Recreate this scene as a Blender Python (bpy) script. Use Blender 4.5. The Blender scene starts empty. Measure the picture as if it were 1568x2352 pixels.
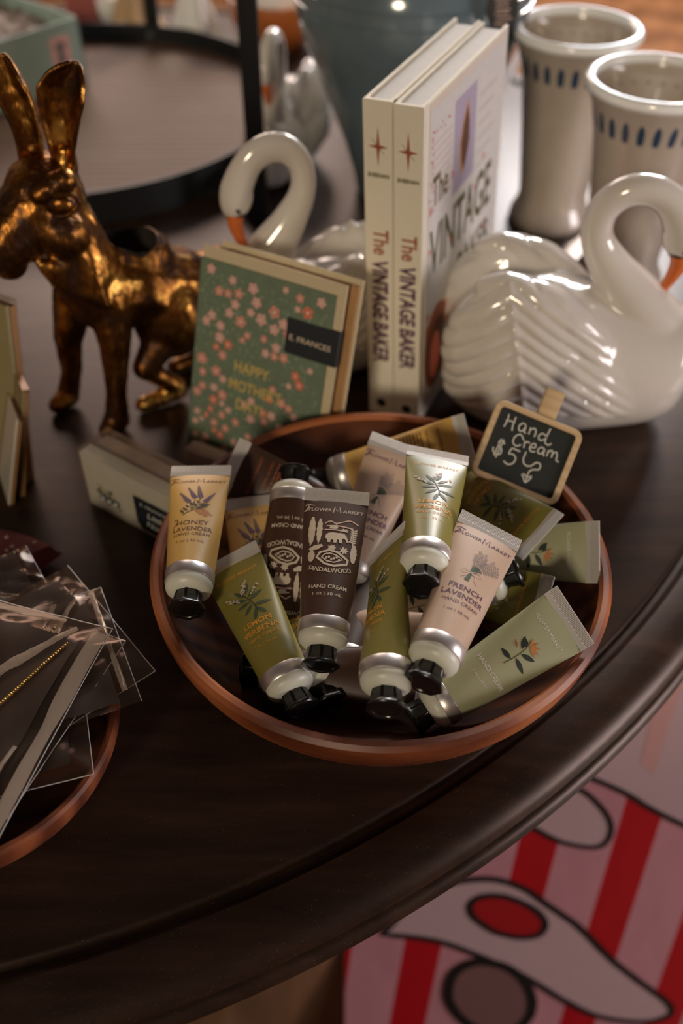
import bpy, bmesh, math, random
from mathutils import Vector, Matrix, noise
R = math.radians
random.seed(7)
S = bpy.context.scene
COL = S.collection
T = 0.76                      # height of the table top

# ------------------------------------------------------------------ camera
cam = bpy.data.cameras.new('camera'); co = bpy.data.objects.new('camera', cam); COL.objects.link(co)
co.location = (0, 0, T + .565); co.rotation_euler = (R(46), 0, 0)
cam.sensor_fit = 'VERTICAL'; cam.sensor_height = 36; cam.lens = 35
cam.clip_start = .01
cam.dof.use_dof = True; cam.dof.focus_distance = .605; cam.dof.aperture_fstop = 3.4
S.camera = co
S.view_settings.view_transform = 'Standard'; S.view_settings.look = 'None'
S.view_settings.exposure = 0.0; S.view_settings.gamma = 1.0
# ------------------------------------------------------------------ world and lights
w = bpy.data.worlds.new('world'); S.world = w; w.use_nodes = True
w.node_tree.nodes['Background'].inputs[0].default_value = (1.0, .80, .66, 1)
w.node_tree.nodes['Background'].inputs[1].default_value = .06


def area(name, loc, target, sx, sy, power, color):
    l = bpy.data.lights.new(name, 'AREA'); l.shape = 'RECTANGLE'; l.size = sx; l.size_y = sy
    l.energy = power; l.color = color
    o = bpy.data.objects.new(name, l); COL.objects.link(o); o.location = loc
    o.rotation_euler = (Vector(target) - Vector(loc)).to_track_quat('-Z', 'Y').to_euler()
    return o


area('daylight_right_window', (1.90, 4.88, 2.75), (.2, .8, T), 1.7, 1.6, 190, (.84, .92, 1.0))
area('daylight_left_window', (-.95, 4.88, 2.65), (-.1, .8, T), 2.0, 1.5, 72, (1.0, .79, .68))
area('bag_fill_light', (3.15, -.30, 1.02), (.3, .5, .50), 1.3, 1.0, 56, (1.0, .90, .91))  # fill light added to brighten the bag, no known source there
area('warm_floor_fill', (1.6, 4.0, 2.6), (1.3, 4.0, 0), .4, .4, 125, (1.0, .72, .50))  # fill light added to warm the far floor, no known lamp there
sun = bpy.data.lights.new('low_sun', 'SUN'); sun.energy = 1.15; sun.angle = R(8); sun.color = (1.0, .84, .62)
so = bpy.data.objects.new('low_sun', sun); COL.objects.link(so)
so.rotation_euler = Vector((.33, 1.0, -.50)).to_track_quat('-Z', 'Y').to_euler()

# ------------------------------------------------------------------ materials


class NT:
    def __init__(s, name):
        s.m = bpy.data.materials.new(name); s.m.use_nodes = True
        s.t = s.m.node_tree; s.b = s.t.nodes['Principled BSDF']

    def n(s, typ, **kw):
        x = s.t.nodes.new(typ)
        for k, v in kw.items():
            setattr(x, k, v)
        return x

    def l(s, a, b):
        s.t.links.new(a, b)

    def math(s, op, a, b=None, c=None):
        x = s.n('ShaderNodeMath', operation=op)
        for i, v in enumerate((a, b, c)):
            if v is None:
                continue
            if isinstance(v, (int, float)):
                x.inputs[i].default_value = v
            else:
                s.l(v, x.inputs[i])
        return x.outputs[0]

    def mix(s, fac, a, b):
        x = s.n('ShaderNodeMix', data_type='RGBA')
        for i, v in ((0, fac), (6, a), (7, b)):
            if isinstance(v, tuple):
                x.inputs[i].default_value = (*v, 1)
            elif isinstance(v, (int, float)):
                x.inputs[i].default_value = v
            else:
                s.l(v, x.inputs[i])
        return x.outputs[2]

    def noise(s, scale, detail=3, vec=None, rough=.5):
        x = s.n('ShaderNodeTexNoise'); x.inputs['Scale'].default_value = scale
        x.inputs['Detail'].default_value = detail; x.inputs['Roughness'].default_value = rough
        if vec:
            s.l(vec, x.inputs['Vector'])
        return x.outputs['Fac']

    def obj(s, scale=(1, 1, 1)):
        c = s.n('ShaderNodeTexCoord'); mp = s.n('ShaderNodeMapping'); mp.inputs['Scale'].default_value = scale
        s.l(c.outputs['Object'], mp.inputs['Vector']); return mp.outputs[0]

    def ramp(s, fac, *stops):
        x = s.n('ShaderNodeValToRGB'); e = x.color_ramp.elements
        while len(e) < len(stops):
            e.new(.5)
        for i, (p, c) in enumerate(stops):
            e[i].position = p; e[i].color = (*c, 1) if isinstance(c, tuple) else (c, c, c, 1)
        s.l(fac, x.inputs[0]); return x.outputs[0]

    def bump(s, h, strength=.3, dist=.001):
        x = s.n('ShaderNodeBump'); x.inputs['Strength'].default_value = strength
        x.inputs['Distance'].default_value = dist; s.l(h, x.inputs['Height'])
        s.l(x.outputs[0], s.b.inputs['Normal'])

    def set(s, **kw):
        for k, v in kw.items():
            i = s.b.inputs[k.replace('_', ' ')]
            if isinstance(v, tuple):
                i.default_value = (*v, 1)
            elif isinstance(v, (int, float)):
                i.default_value = v
            else:
                s.l(v, i)
        return s


M = {}


def simple(name, col, rough=.5, metal=0, var=.12, scale=60, bump=0, **kw):
    m = NT(name)
    v = m.noise(scale, 3, m.obj())
    dark = tuple(c * (1 - var) for c in col); lite = tuple(min(1, c * (1 + var)) for c in col)
    m.set(Base_Color=m.mix(v, dark, lite), Roughness=rough, Metallic=metal, **kw)
    if bump:
        m.bump(v, bump, .0006)
    M[name] = m.m
    return m.m


def wood(name, c1, c2, c3, scale=(1, 9, 9), rough=.4, bump=.15, dist=1.0, s0=7, **kw):
    m = NT(name); v = m.obj(scale)
    a = m.noise(s0, 6, v, .62)
    wv = m.n('ShaderNodeTexWave', wave_type='BANDS', bands_direction='Y'); wv.inputs['Scale'].default_value = s0 * .35
    wv.inputs['Distortion'].default_value = 6 * dist; wv.inputs['Detail'].default_value = 4; m.l(v, wv.inputs['Vector'])
    f = m.math('ADD', m.math('MULTIPLY', a, .6), m.math('MULTIPLY', wv.outputs['Fac'], .4))
    m.set(Base_Color=m.ramp(f, (.25, c1), (.5, c2), (.75, c3)), Roughness=m.math('ADD', m.math('MULTIPLY', a, .25), rough - .12), **kw)
    m.bump(f, bump, .0008)
    M[name] = m.m
    return m


# table wood: dark walnut with dust specks and scuffs
m = NT('walnut'); v = m.obj((1.2, 9, 9)); a = m.noise(6, 7, v, .62); b = m.noise(2.2, 3, m.obj())
specks = m.ramp(m.noise(900, 1, m.obj((1, 1.6, 1))), (.735, 0.0), (.77, 1.0))
base = m.ramp(a, (.3, (.010, .0055, .0035)), (.55, (.028, .014, .008)), (.8, (.056, .029, .018)))
m.set(Base_Color=m.mix(m.math('MULTIPLY', specks, .30), base, (.45, .36, .30)), Roughness=m.math('ADD', m.math('MULTIPLY', b, .22), .30), Specular_IOR_Level=.46, Specular_Tint=(1.0, .74, .62))
m.bump(a, .22, .0008); M['walnut'] = m.m
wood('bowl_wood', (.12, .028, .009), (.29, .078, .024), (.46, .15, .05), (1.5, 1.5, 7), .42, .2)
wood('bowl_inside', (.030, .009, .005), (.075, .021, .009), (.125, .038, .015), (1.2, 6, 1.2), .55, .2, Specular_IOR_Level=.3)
wood('bowl_grain', (.075, .018, .007), (.17, .042, .015), (.30, .085, .03), (1.2, 6, 1.2), .45, .2)
wood('pine', (.60, .41, .22), (.66, .46, .25), (.71, .51, .29), (2, 20, 2), .6, .05)
wood('tray_wood', (.055, .030, .020), (.085, .048, .032), (.12, .07, .048), (1.2, 9, 9), .58, .1, Specular_IOR_Level=.4, Specular_Tint=(1.0, .76, .64))
wood('floor_wood', (.085, .036, .015), (.14, .062, .026), (.20, .095, .042), (6, .8, 1), .35, .1, s0=4)
# gold patina
m = NT('antique_gold'); f = m.noise(38, 6, m.obj((1, 1, .6)), .68); g = m.noise(420, 3, m.obj((1, 1, .25)))
m.set(Base_Color=m.ramp(f, (.42, (.045, .017, .006)), (.54, (.26, .105, .022)), (.68, (.86, .50, .12))), Metallic=m.ramp(f, (.36, .6), (.5, 1.0)),
      Roughness=m.ramp(f, (.3, .5), (.6, .27)))
m.bump(m.math('ADD', m.math('MULTIPLY', f, .6), m.math('MULTIPLY', g, .5)), .75, .0016); M['gold'] = m.m
m = NT('beaded_gold'); m.set(Base_Color=(.83, .55, .17), Metallic=1.0, Roughness=.28); M['bead'] = m.m
simple('porcelain', (.66, .62, .57), .13, 0, .05, 25, Coat_Weight=.6, Coat_Roughness=.04)
simple('white_porcelain', (.86, .87, .86), .15, 0, .03, 25, Coat_Weight=.5)
simple('beak_orange', (.62, .15, .035), .3, 0, .15, 90)
simple('hollow_shade', (.012, .007, .004), .8)  # shade of the hare's planter hole, put into the colour
simple('black_paint', (.010, .009, .009), .4)
simple('silver_band', (.74, .70, .68), .36, .85, .05, 50)
simple('shoulder_white', (.70, .70, .60), .38, 0, .04, 70)
simple('cap_black', (.006, .006, .006), .26, 0, .1, 80)
simple('crimp_film', (.60, .57, .53), .33, .25, .06, 60)
simple('iron_black', (.010, .010, .011), .45, .3, .2, 50, .2)
simple('cream_paper', (.72, .66, .50), .6, 0, .05, 120)
simple('page_paper', (.62, .59, .56), .7, 0, .08, 200)
simple('book_cream', (.80, .74, .61), .45, 0, .03, 60)
simple('cover_beige', (.72, .63, .53), .35, 0, .04, 60)
simple('card_green', (.145, .195, .130), .6, 0, .2, 150)
simple('envelope', (.60, .50, .33), .75, 0, .08, 150)
simple('kraft', (.40, .22, .09), .8, 0, .15, 150)
simple('olive_card', (.34, .30, .15), .6, 0, .10, 12)
simple('note_card', (.80, .80, .72), .5, 0, .04, 80)
simple('blue_glaze', (.125, .170, .200), .14, 0, .40, 14, Coat_Weight=.8, Coat_Roughness=.05)
simple('amber_glaze', (.42, .12, .03), .2, 0, .25, 20, Coat_Weight=.6)
simple('teal_card', (.32, .43, .39), .6, 0, .08, 60)
simple('rose_paper', (.52, .42, .37), .7, 0, .2, 80)
simple('white_cloth', (.78, .76, .74), .8, 0, .06, 60, .3)
simple('tan_cloth', (.48, .32, .17), .8, 0, .15, 60, .3)
simple('maroon_cloth', (.36, .095, .085), .75, 0, .2, 160, .4)
simple('chalkboard', (.016, .019, .017), .75, 0, .35, 90)
simple('plaster', (.16, .11, .085), .85, 0, .1, 5)
simple('ceiling_paint', (.10, .08, .07), .9, 0, .05, 5)
simple('dark_insert', (.045, .026, .018), .6, 0, .35, 40)
simple('tag_black', (.016, .014, .013), .6, 0, .4, 90)
# tube colours
TC = {'honey': (.72, .43, .115), 'sandal': (.058, .026, .014), 'french': (.58, .41, .30), 'verb': (.215, .185, .035), 'pale': (.40, .40, .245), 'tan': (.42, .34, .22)}
for k, c in TC.items():
    simple('tube_' + k, c, .40, 0, .05, 40, Coat_Weight=.12, Coat_Roughness=.22)
# inks
for k, c in dict(brown=(.16, .055, .012), cream=(.60, .50, .38), orange=(.66, .30, .03), purple=(.10, .045, .13), greyplum=(.20, .17, .19), leaf=(.035, .065, .030),
                 darkleaf=(.018, .026, .020), honeyorange=(.55, .20, .05), pinkish=(.62, .42, .34), gold=(.62, .45, .13), white=(.72, .70, .64), red=(.56, .075, .05), plum=(.10, .03, .08),
                 navy=(.010, .014, .020), black=(.012, .010, .009), olive=(.10, .09, .03), rust=(.36, .10, .045), lilac=(.42, .36, .47), choc=(.12, .045, .022), pastry=(.55, .27, .10),
                 pink=(.74, .30, .24), coral=(.76, .20, .12), palepink=(.76, .42, .38), blossom=(.80, .62, .48), sage=(.26, .34, .23), sage2=(.16, .24, .16), chalk=(.66, .64, .56), greyblue=(.05, .075, .10),
                 bagwhite=(.70, .49, .49), plumbrown=(.26, .13, .12), bagred=(.50, .006, .012), faint=(.50, .46, .38)).items():
    simple('ink_' + k, c, .55, 0, .12, 300)
simple('ink_goldleaf', (.62, .45, .13), .35, .7, .1, 200)
# clear plastics
def clear_film(name, tint, gloss, rough, k, bscale, bdist, haze=0):
    m = NT(name); tr = m.n('ShaderNodeBsdfTransparent'); tr.inputs[0].default_value = (*tint, 1); gl = m.n('ShaderNodeBsdfGlossy'); gl.inputs['Roughness'].default_value = rough
    gl.inputs[0].default_value = (*gloss, 1); lw = m.n('ShaderNodeLayerWeight'); lw.inputs[0].default_value = .5
    if bdist:
        bp_ = m.n('ShaderNodeBump'); bp_.inputs['Strength'].default_value = .8; bp_.inputs['Distance'].default_value = bdist
        m.l(m.noise(bscale, 2, m.obj((1, 3, 1)), .45), bp_.inputs['Height']); m.l(bp_.outputs[0], gl.inputs['Normal']); m.l(bp_.outputs[0], lw.inputs['Normal'])
    mx = m.n('ShaderNodeMixShader'); m.l(m.math('ADD', m.math('MULTIPLY', m.math('POWER', lw.outputs['Facing'], 3.2), k), .045), mx.inputs[0]); m.l(tr.outputs[0], mx.inputs[1]); m.l(gl.outputs[0], mx.inputs[2])
    out = mx.outputs[0]
    if haze:
        df = m.n('ShaderNodeBsdfDiffuse'); df.inputs[0].default_value = (.72, .56, .43, 1); m2 = m.n('ShaderNodeMixShader'); m2.inputs[0].default_value = haze
        m.l(out, m2.inputs[1]); m.l(df.outputs[0], m2.inputs[2]); out = m2.outputs[0]
    m.l(out, m.t.nodes['Material Output'].inputs['Surface']); M[name] = m.m


clear_film('cellophane', (.93, .90, .87), (.62, .46, .38), .17, .8, 9, .005, .010)
clear_film('film_fold', (.80, .74, .68), (.95, .74, .58), .25, .9, 14, .004, .34)
clear_film('acrylic', (.93, .92, .90), (1, .95, .92), .08, .7, 10, 0, .05)
# cup glaze with blue dashes under the rim
m = NT('dashed_glaze'); c = m.n('ShaderNodeTexCoord'); sp = m.n('ShaderNodeSeparateXYZ'); m.l(c.outputs['Object'], sp.inputs[0])
ang = m.math('MULTIPLY', m.math('ARCTAN2', sp.outputs['Y'], sp.outputs['X']), 24 / (2 * math.pi))
fr = m.math('ABSOLUTE', m.math('SUBTRACT', m.math('FRACT', ang), .5))
zz = m.math('ABSOLUTE', m.math('SUBTRACT', sp.outputs['Z'], .1775))
rad = m.math('GREATER_THAN', m.math('ADD', m.math('POWER', sp.outputs['X'], 2.0), m.math('POWER', sp.outputs['Y'], 2.0)), .0535 ** 2)
dash = m.math('ADD', m.math('POWER', m.math('DIVIDE', fr, .25), 2.0), m.math('POWER', m.math('DIVIDE', zz, .0118), 2.0))
mask = m.math('MULTIPLY', m.math('LESS_THAN', dash, 1.0), rad)
m.set(Base_Color=m.mix(mask, m.mix(m.noise(12), (.40, .335, .28), (.48, .41, .345)), (.030, .060, .11)), Roughness=.16, Coat_Weight=.5); M['dashed'] = m.m
# striped bag paper
m = NT('striped_paper'); c = m.n('ShaderNodeTexCoord'); sp = m.n('ShaderNodeSeparateXYZ'); m.l(c.outputs['Object'], sp.inputs[0])
xx = m.math('SUBTRACT', sp.outputs['X'], m.math('MULTIPLY', sp.outputs['Z'], .11))
ph = m.math('FRACT', m.math('DIVIDE', m.math('ADD', xx, -.148 + 1.0), .100))
st = m.math('LESS_THAN', ph, .42)
m.set(Base_Color=m.mix(st, (.74, .34, .38), (.60, .004, .014)), Roughness=.42, Coat_Weight=.25, Coat_Roughness=.4)
m.bump(m.noise(5, 2), .25, .01); M['striped'] = m.m


# ------------------------------------------------------------------ object helpers
def mesh_obj(name, bm, mats, parent=None, smooth=True, loc=None, autos=True):
    me = bpy.data.meshes.new(name)
    if autos:
        bmesh.ops.recalc_face_normals(bm, faces=bm.faces[:])
    for f in bm.faces:
        f.smooth = smooth
    bm.to_mesh(me); bm.free()
    for x in (mats if isinstance(mats, (list, tuple)) else [mats]):
        me.materials.append(M[x])
    o = bpy.data.objects.new(name, me); COL.objects.link(o)
    if parent:
        o.parent = parent
    if loc:
        o.location = loc
    if smooth and autos:
        try:
            me.set_sharp_from_angle(angle=R(38))
        except Exception:
            pass
    return o


def thing(name, label, cat, loc=(0, 0, 0), rz=0, group=None):
    o = bpy.data.objects.new(name, None); COL.objects.link(o); o.empty_display_size = .02
    o.location = loc; o.rotation_euler = (0, 0, rz)
    return tag(o, label, cat, group)


def tag(o, label, cat, group=None):
    o['label'] = label; o['category'] = cat
    if group:
        o['group'] = group
    return o


def struct(o):
    o['kind'] = 'structure'
    return o


def copy_tree(o, parent=None):
    c = o.copy(); COL.objects.link(c); c.parent = parent
    for ch in [x for x in bpy.data.objects if x.parent == o]:
        copy_tree(ch, c)
    return c


def box(bm, x0, x1, y0, y1, z0, z1, bev=0, mi=0):
    r = bmesh.ops.create_cube(bm, size=1)
    vs = r['verts']
    for v in vs:
        v.co = Vector(((x0 + x1) / 2 + v.co.x * (x1 - x0), (y0 + y1) / 2 + v.co.y * (y1 - y0), (z0 + z1) / 2 + v.co.z * (z1 - z0)))
    fs = {f for v in vs for f in v.link_faces}
    for f in fs:
        f.material_index = mi
    if bev:
        es = {e for v in vs for e in v.link_edges}
        bmesh.ops.bevel(bm, geom=list(es), offset=bev, segments=2, affect='EDGES', profile=.6)


def lathe(bm, prof, seg=64, mi=0, axis='Z'):
    rings = []
    for r, z in prof:
        if r < 1e-6:
            rings.append([bm.verts.new((0, 0, z) if axis == 'Z' else (0, z, 0))])
        else:
            rings.append([bm.verts.new((r * math.cos(2 * math.pi * i / seg), r * math.sin(2 * math.pi * i / seg), z) if axis == 'Z' else
                                       (r * math.cos(2 * math.pi * i / seg), z, r * math.sin(2 * math.pi * i / seg))) for i in range(seg)])
    for a, b in zip(rings, rings[1:]):
        for i in range(seg):
            j = (i + 1) % seg
            if len(a) == 1 and len(b) == 1:
                continue
            if len(a) == 1:
                f = bm.faces.new((a[0], b[i], b[j]))
            elif len(b) == 1:
                f = bm.faces.new((a[i], a[j], b[0]))
            else:
                f = bm.faces.new((a[i], a[j], b[j], b[i]))
            f.material_index = mi


def tube(bm, pts, rad, seg=16, caps=True, mi=0, flat=1.0):
    pts = [Vector(p) for p in pts]; n = len(pts)
    if not isinstance(rad, (list, tuple)):
        rad = [rad] * n
    up = Vector((0, 0, 1)); rings = []
    pn = None
    for i, p in enumerate(pts):
        t = (pts[min(i + 1, n - 1)] - pts[max(i - 1, 0)]).normalized()
        if pn is None:
            a = t.orthogonal().normalized()
        else:
            a = (pn - t * pn.dot(t)).normalized()
        pn = a; b = t.cross(a)
        rings.append([bm.verts.new(p + (a * math.cos(2 * math.pi * k / seg) + b * math.sin(2 * math.pi * k / seg) * flat) * rad[i]) for k in range(seg)])
    for A, B in zip(rings, rings[1:]):
        for k in range(seg):
            f = bm.faces.new((A[k], A[(k + 1) % seg], B[(k + 1) % seg], B[k])); f.material_index = mi
    if caps:
        for r in (rings[0], rings[-1]):
            f = bm.faces.new(r); f.material_index = mi
    return rings


def smooth_path(ctrl, n=8):
    """Catmull-Rom through control tuples of any length."""
    out = []
    c = [ctrl[0]] + list(ctrl) + [ctrl[-1]]
    for i in range(1, len(c) - 2):
        for k in range(n):
            t = k / n
            out.append(tuple(.5 * (2 * b + (d - a) * t + (2 * a - 5 * b + 4 * d - e) * t * t + (3 * b - a - 3 * d + e) * t ** 3) for a, b, d, e in zip(c[i - 1], c[i], c[i + 1], c[i + 2])))
    out.append(tuple(ctrl[-1]))
    return out


def ball(bm, c, r, sc=(1, 1, 1), rot=None, sub=3):
    rr = bmesh.ops.create_icosphere(bm, subdivisions=sub, radius=1)
    mt = rot if rot else Matrix.Identity(3)
    for v in rr['verts']:
        v.co = Vector(c) + mt @ Vector((v.co.x * r * sc[0], v.co.y * r * sc[1], v.co.z * r * sc[2]))


def capsule(bm, a, ra, b, rb):
    t = bmesh.new()
    ball(t, a, ra, sub=2); ball(t, b, rb, sub=2)
    bmesh.ops.convex_hull(t, input=t.verts[:])
    bmesh.ops.delete(t, geom=[v for v in t.verts if not v.link_faces], context='VERTS')
    me = bpy.data.meshes.new('tmp'); t.to_mesh(me); t.free(); bm.from_mesh(me); bpy.data.meshes.remove(me)


def fuse(bm, voxel, iters=6, cutter=None):
    """Union of overlapping closed volumes into one smooth surface; returns a bmesh."""
    me = bpy.data.meshes.new('fuse'); bmesh.ops.recalc_face_normals(bm, faces=bm.faces[:]); bm.to_mesh(me); bm.free()
    o = bpy.data.objects.new('fuse', me); COL.objects.link(o)
    k = o.modifiers.new('r', 'REMESH'); k.mode = 'VOXEL'; k.voxel_size = voxel
    s = o.modifiers.new('s', 'SMOOTH'); s.factor = .5; s.iterations = iters
    co_ = None
    if cutter:
        cm = bpy.data.meshes.new('cut'); bmesh.ops.recalc_face_normals(cutter, faces=cutter.faces[:]); cutter.to_mesh(cm); cutter.free()
        co_ = bpy.data.objects.new('cut', cm); COL.objects.link(co_)
        bo = o.modifiers.new('b', 'BOOLEAN'); bo.operation = 'DIFFERENCE'; bo.object = co_; bo.solver = 'EXACT'
    bpy.context.view_layer.update()
    ev = o.evaluated_get(bpy.context.evaluated_depsgraph_get())
    res = bmesh.new(); nm = ev.to_mesh(); res.from_mesh(nm); ev.to_mesh_clear()
    bpy.data.objects.remove(o); bpy.data.meshes.remove(me)
    if co_:
        bpy.data.objects.remove(co_); bpy.data.meshes.remove(cm)
    return res


# ------------------------------------------------------------------ printed ink on surfaces (units: mm in the surface's own frame)
_tc = {}


def glyphs(s, bold=0.0, shear=0.0):
    k = (s, bold, shear)
    if k not in _tc:
        cu = bpy.data.curves.new('t', 'FONT'); cu.body = s; cu.size = 1; cu.offset = bold; cu.shear = shear; cu.resolution_u = 3
        o = bpy.data.objects.new('t', cu); COL.objects.link(o); bpy.context.view_layer.update()
        me = o.to_mesh()
        vs = [(v.co.x, v.co.y) for v in me.vertices]; fs = [tuple(p.vertices) for p in me.polygons]
        o.to_mesh_clear(); bpy.data.objects.remove(o); bpy.data.curves.remove(cu)
        x0 = min(v[0] for v in vs); x1 = max(v[0] for v in vs)
        _tc[k] = ([(x - x0, y) for x, y in vs], fs, x1 - x0)
    return _tc[k]


class Ink:
    def __init__(s):
        s.items = []; s.mats = []; s.kx = 1.0

    def mi(s, m):
        if m not in s.mats:
            s.mats.append(m)
        return s.mats.index(m)

    def poly(s, pts, m, lay=0):
        s.items.append(([(float(a), float(b)) for a, b in pts], [tuple(range(len(pts)))], s.mi(m), lay))

    def ellipse(s, cx, cy, rx, ry, m, a=0, lay=0, n=16):
        s.poly([(cx + rx * math.cos(t) * math.cos(a) - ry * math.sin(t) * math.sin(a), cy + rx * math.cos(t) * math.sin(a) + ry * math.sin(t) * math.cos(a))
                for t in [2 * math.pi * i / n for i in range(n)]], m, lay)

    def leaf(s, x, y, L, W, a, m, lay=0):
        c, d = math.cos(a), math.sin(a)
        s.poly([(x + u * L * c - v * W * d, y + u * L * d + v * W * c) for u, v in ((0, 0), (.2, .32), (.45, .5), (.75, .33), (1, 0), (.75, -.33), (.45, -.5), (.2, -.32))], m, lay)

    def stroke(s, pts, wd, m, lay=0, closed=False, sm=0):
        if sm:
            pts = smooth_path(list(pts) + ([pts[0]] if closed else []), sm)
            if closed:
                pts = pts[:-1]
        n = len(pts); vs = []
        for i, (x, y) in enumerate(pts):
            if closed:
                a = pts[(i - 1) % n]; b = pts[(i + 1) % n]
            else:
                a = pts[max(i - 1, 0)]; b = pts[min(i + 1, n - 1)]
            dx, dy = b[0] - a[0], b[1] - a[1]; l = math.hypot(dx, dy) or 1
            ww = wd if not isinstance(wd, (list, tuple)) else wd[0] + (wd[1] - wd[0]) * i / (n - 1)
            vs += [(x - dy / l * ww / 2, y + dx / l * ww / 2), (x + dy / l * ww / 2, y - dx / l * ww / 2)]
        fs = [(2 * i, 2 * i + 1, (2 * i + 3) % (2 * n), (2 * i + 2) % (2 * n)) for i in range(n if closed else n - 1)]
        s.items.append((vs, fs, s.mi(m), lay))

    def text(s, t, x, y, size, m, sx=1, rot=0, arc=None, bold=0.0, shear=0.0, lay=0, width=None, align='c'):
        vs, fs, wd = glyphs(t, bold, shear)
        if width:
            sx = width / (wd * size)
        o = []
        c, d = math.cos(rot), math.sin(rot)
        for a, b in vs:
            a = (a - (wd / 2 if align == 'c' else 0)) * size * sx; b = b * size
            if arc:
                th = a / arc; a, b = (arc + b) * math.sin(th), (arc + b) * math.cos(th) - arc
            o.append((x + a * c - b * d, y + a * d + b * c))
        s.items.append((o, fs, s.mi(m), lay))

    def build(s, name, fn, parent, maxlen=3.0):
        bm = bmesh.new()
        for vs, fs, mi, lay in s.items:
            bv = [bm.verts.new((x * s.kx, y, lay)) for x, y in vs]
            for f in fs:
                try:
                    bm.faces.new([bv[i] for i in f]).material_index = mi
                except ValueError:
                    pass
        bmesh.ops.triangulate(bm, faces=bm.faces[:])
        if maxlen:
            for _ in range(4):
                es = [e for e in bm.edges if e.calc_length() > maxlen]
                if not es:
                    break
                bmesh.ops.subdivide_edges(bm, edges=es, cuts=1)
                bmesh.ops.triangulate(bm, faces=[f for f in bm.faces if len(f.verts) > 3])
        for v in bm.verts:
            v.co = fn(v.co.x / 1000, v.co.y / 1000, .00012 + .00007 * v.co.z)
        return mesh_obj(name, bm, ['ink_' + k if 'ink_' + k in M else k for k in s.mats], parent, smooth=False, autos=False)


def plane_fn(o, ux, uy):
    o = Vector(o); ux = Vector(ux).normalized(); uy = Vector(uy).normalized(); n = ux.cross(uy)
    return lambda x, y, h: o + ux * x + uy * y + n * h


# ================================================================== THE ROOM
YB, HC = 5.0, 3.9
WIN = [(-2.0, .1, 1.85, 3.45), (1.0, 2.8, 1.9, 3.6)]
UNSEEN_OPENING = (-2.2, .8, 1.99, 3.4)  # unseen opening, sill raised to keep sun off the bag and front table
bm = bmesh.new(); box(bm, -3.2, 3.2, -2.2, YB, -.05, 0); struct(mesh_obj('floor', bm, 'floor_wood', smooth=False))
bm = bmesh.new(); box(bm, -3.2, 3.2, -2.2, YB, HC, HC + .05); struct(mesh_obj('ceiling', bm, 'ceiling_paint', smooth=False))


def wall_with_holes(name, y0, y1, holes, x0=-3.2, x1=3.2, z1=HC):
    bm = bmesh.new(); x = x0
    for a, b, c, d in sorted(holes):
        box(bm, x, a, y0, y1, 0, z1); box(bm, a, b, y0, y1, 0, c); box(bm, a, b, y0, y1, d, z1); x = b
    box(bm, x, x1, y0, y1, 0, z1)
    return struct(mesh_obj(name, bm, 'plaster', smooth=False))


wall_with_holes('wall_back', YB, YB + .1, WIN)
wall_with_holes('wall_front', -2.3, -2.2, [UNSEEN_OPENING])
bm = bmesh.new(); box(bm, -3.3, -3.2, -2.3, YB + .1, 0, HC); struct(mesh_obj('wall_left', bm, 'plaster', smooth=False))
bm = bmesh.new(); box(bm, 3.2, 3.3, -2.3, -1.0, 0, HC); box(bm, 3.2, 3.3, .4, YB + .1, 0, HC); box(bm, 3.2, 3.3, -1.0, .4, 0, .45); box(bm, 3.2, 3.3, -1.0, .4, 1.6, HC); struct(mesh_obj('wall_right', bm, 'plaster', smooth=False))  # opening in this wall added to go with the bag's fill light
bm = bmesh.new()
for q in ((-1.0, .4, .45, .49), (-1.0, .4, 1.56, 1.6), (-1.0, -.96, .45, 1.6), (.36, .4, .45, 1.6)):
    box(bm, 3.22, 3.28, *q)
struct(mesh_obj('window_4', bm, 'cream_paper', smooth=False))  # frame of the added opening, made for the bag's fill light
for i, (a, b, c, d, y) in enumerate([(*WIN[0], YB + .05), (*WIN[1], YB + .05), (*UNSEEN_OPENING, -2.25)]):
    bm = bmesh.new(); t = .04
    for q in ((a, b, c, c + t), (a, b, d - t, d), (a, a + t, c, d), (b - t, b, c, d)):
        box(bm, q[0], q[1], y - .03, y + .03, q[2], q[3])
    struct(mesh_obj('window_%d' % (i + 1), bm, 'cream_paper', smooth=False))  # the third one frames the unseen front opening

# ================================================================== THE TABLE
tb = thing('round_table', 'large round dark walnut display table with a grooved moulded edge', 'table', (-.40, 1.01, 0))
bm = bmesh.new()
lathe(bm, [(0, T), (.5, T), (.8125, T), (.8150, T - .0016), (.8170, T - .0052), (.8205, T - .0056), (.8230, T - .0018), (.826, T + .0006), (.838, T - .0002), (.850, T - .0035), (.857, T - .0085), (.8605, T - .014),
           (.8610, T - .017), (.8550, T - .0180), (.8540, T - .0235), (.8600, T - .0250), (.8635, T - .028), (.8650, T - .033), (.8630, T - .038), (.857, T - .042), (.80, T - .044), (.30, T - .044), (0, T - .044)], 256)
mesh_obj('tabletop', bm, 'walnut', tb)
bm = bmesh.new(); lathe(bm, [(0, 0), (.26, 0), (.27, .02), (.25, .045), (.12, .07), (.07, .12), (.06, .30), (.085, .38), (.06, .46), (.06, .60), (.10, .67), (.18, .716), (0, .716)], 48)
mesh_obj('pedestal', bm, 'walnut', tb)

# ================================================================== THE BOWL
BX, BY = .026, .465


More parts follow.
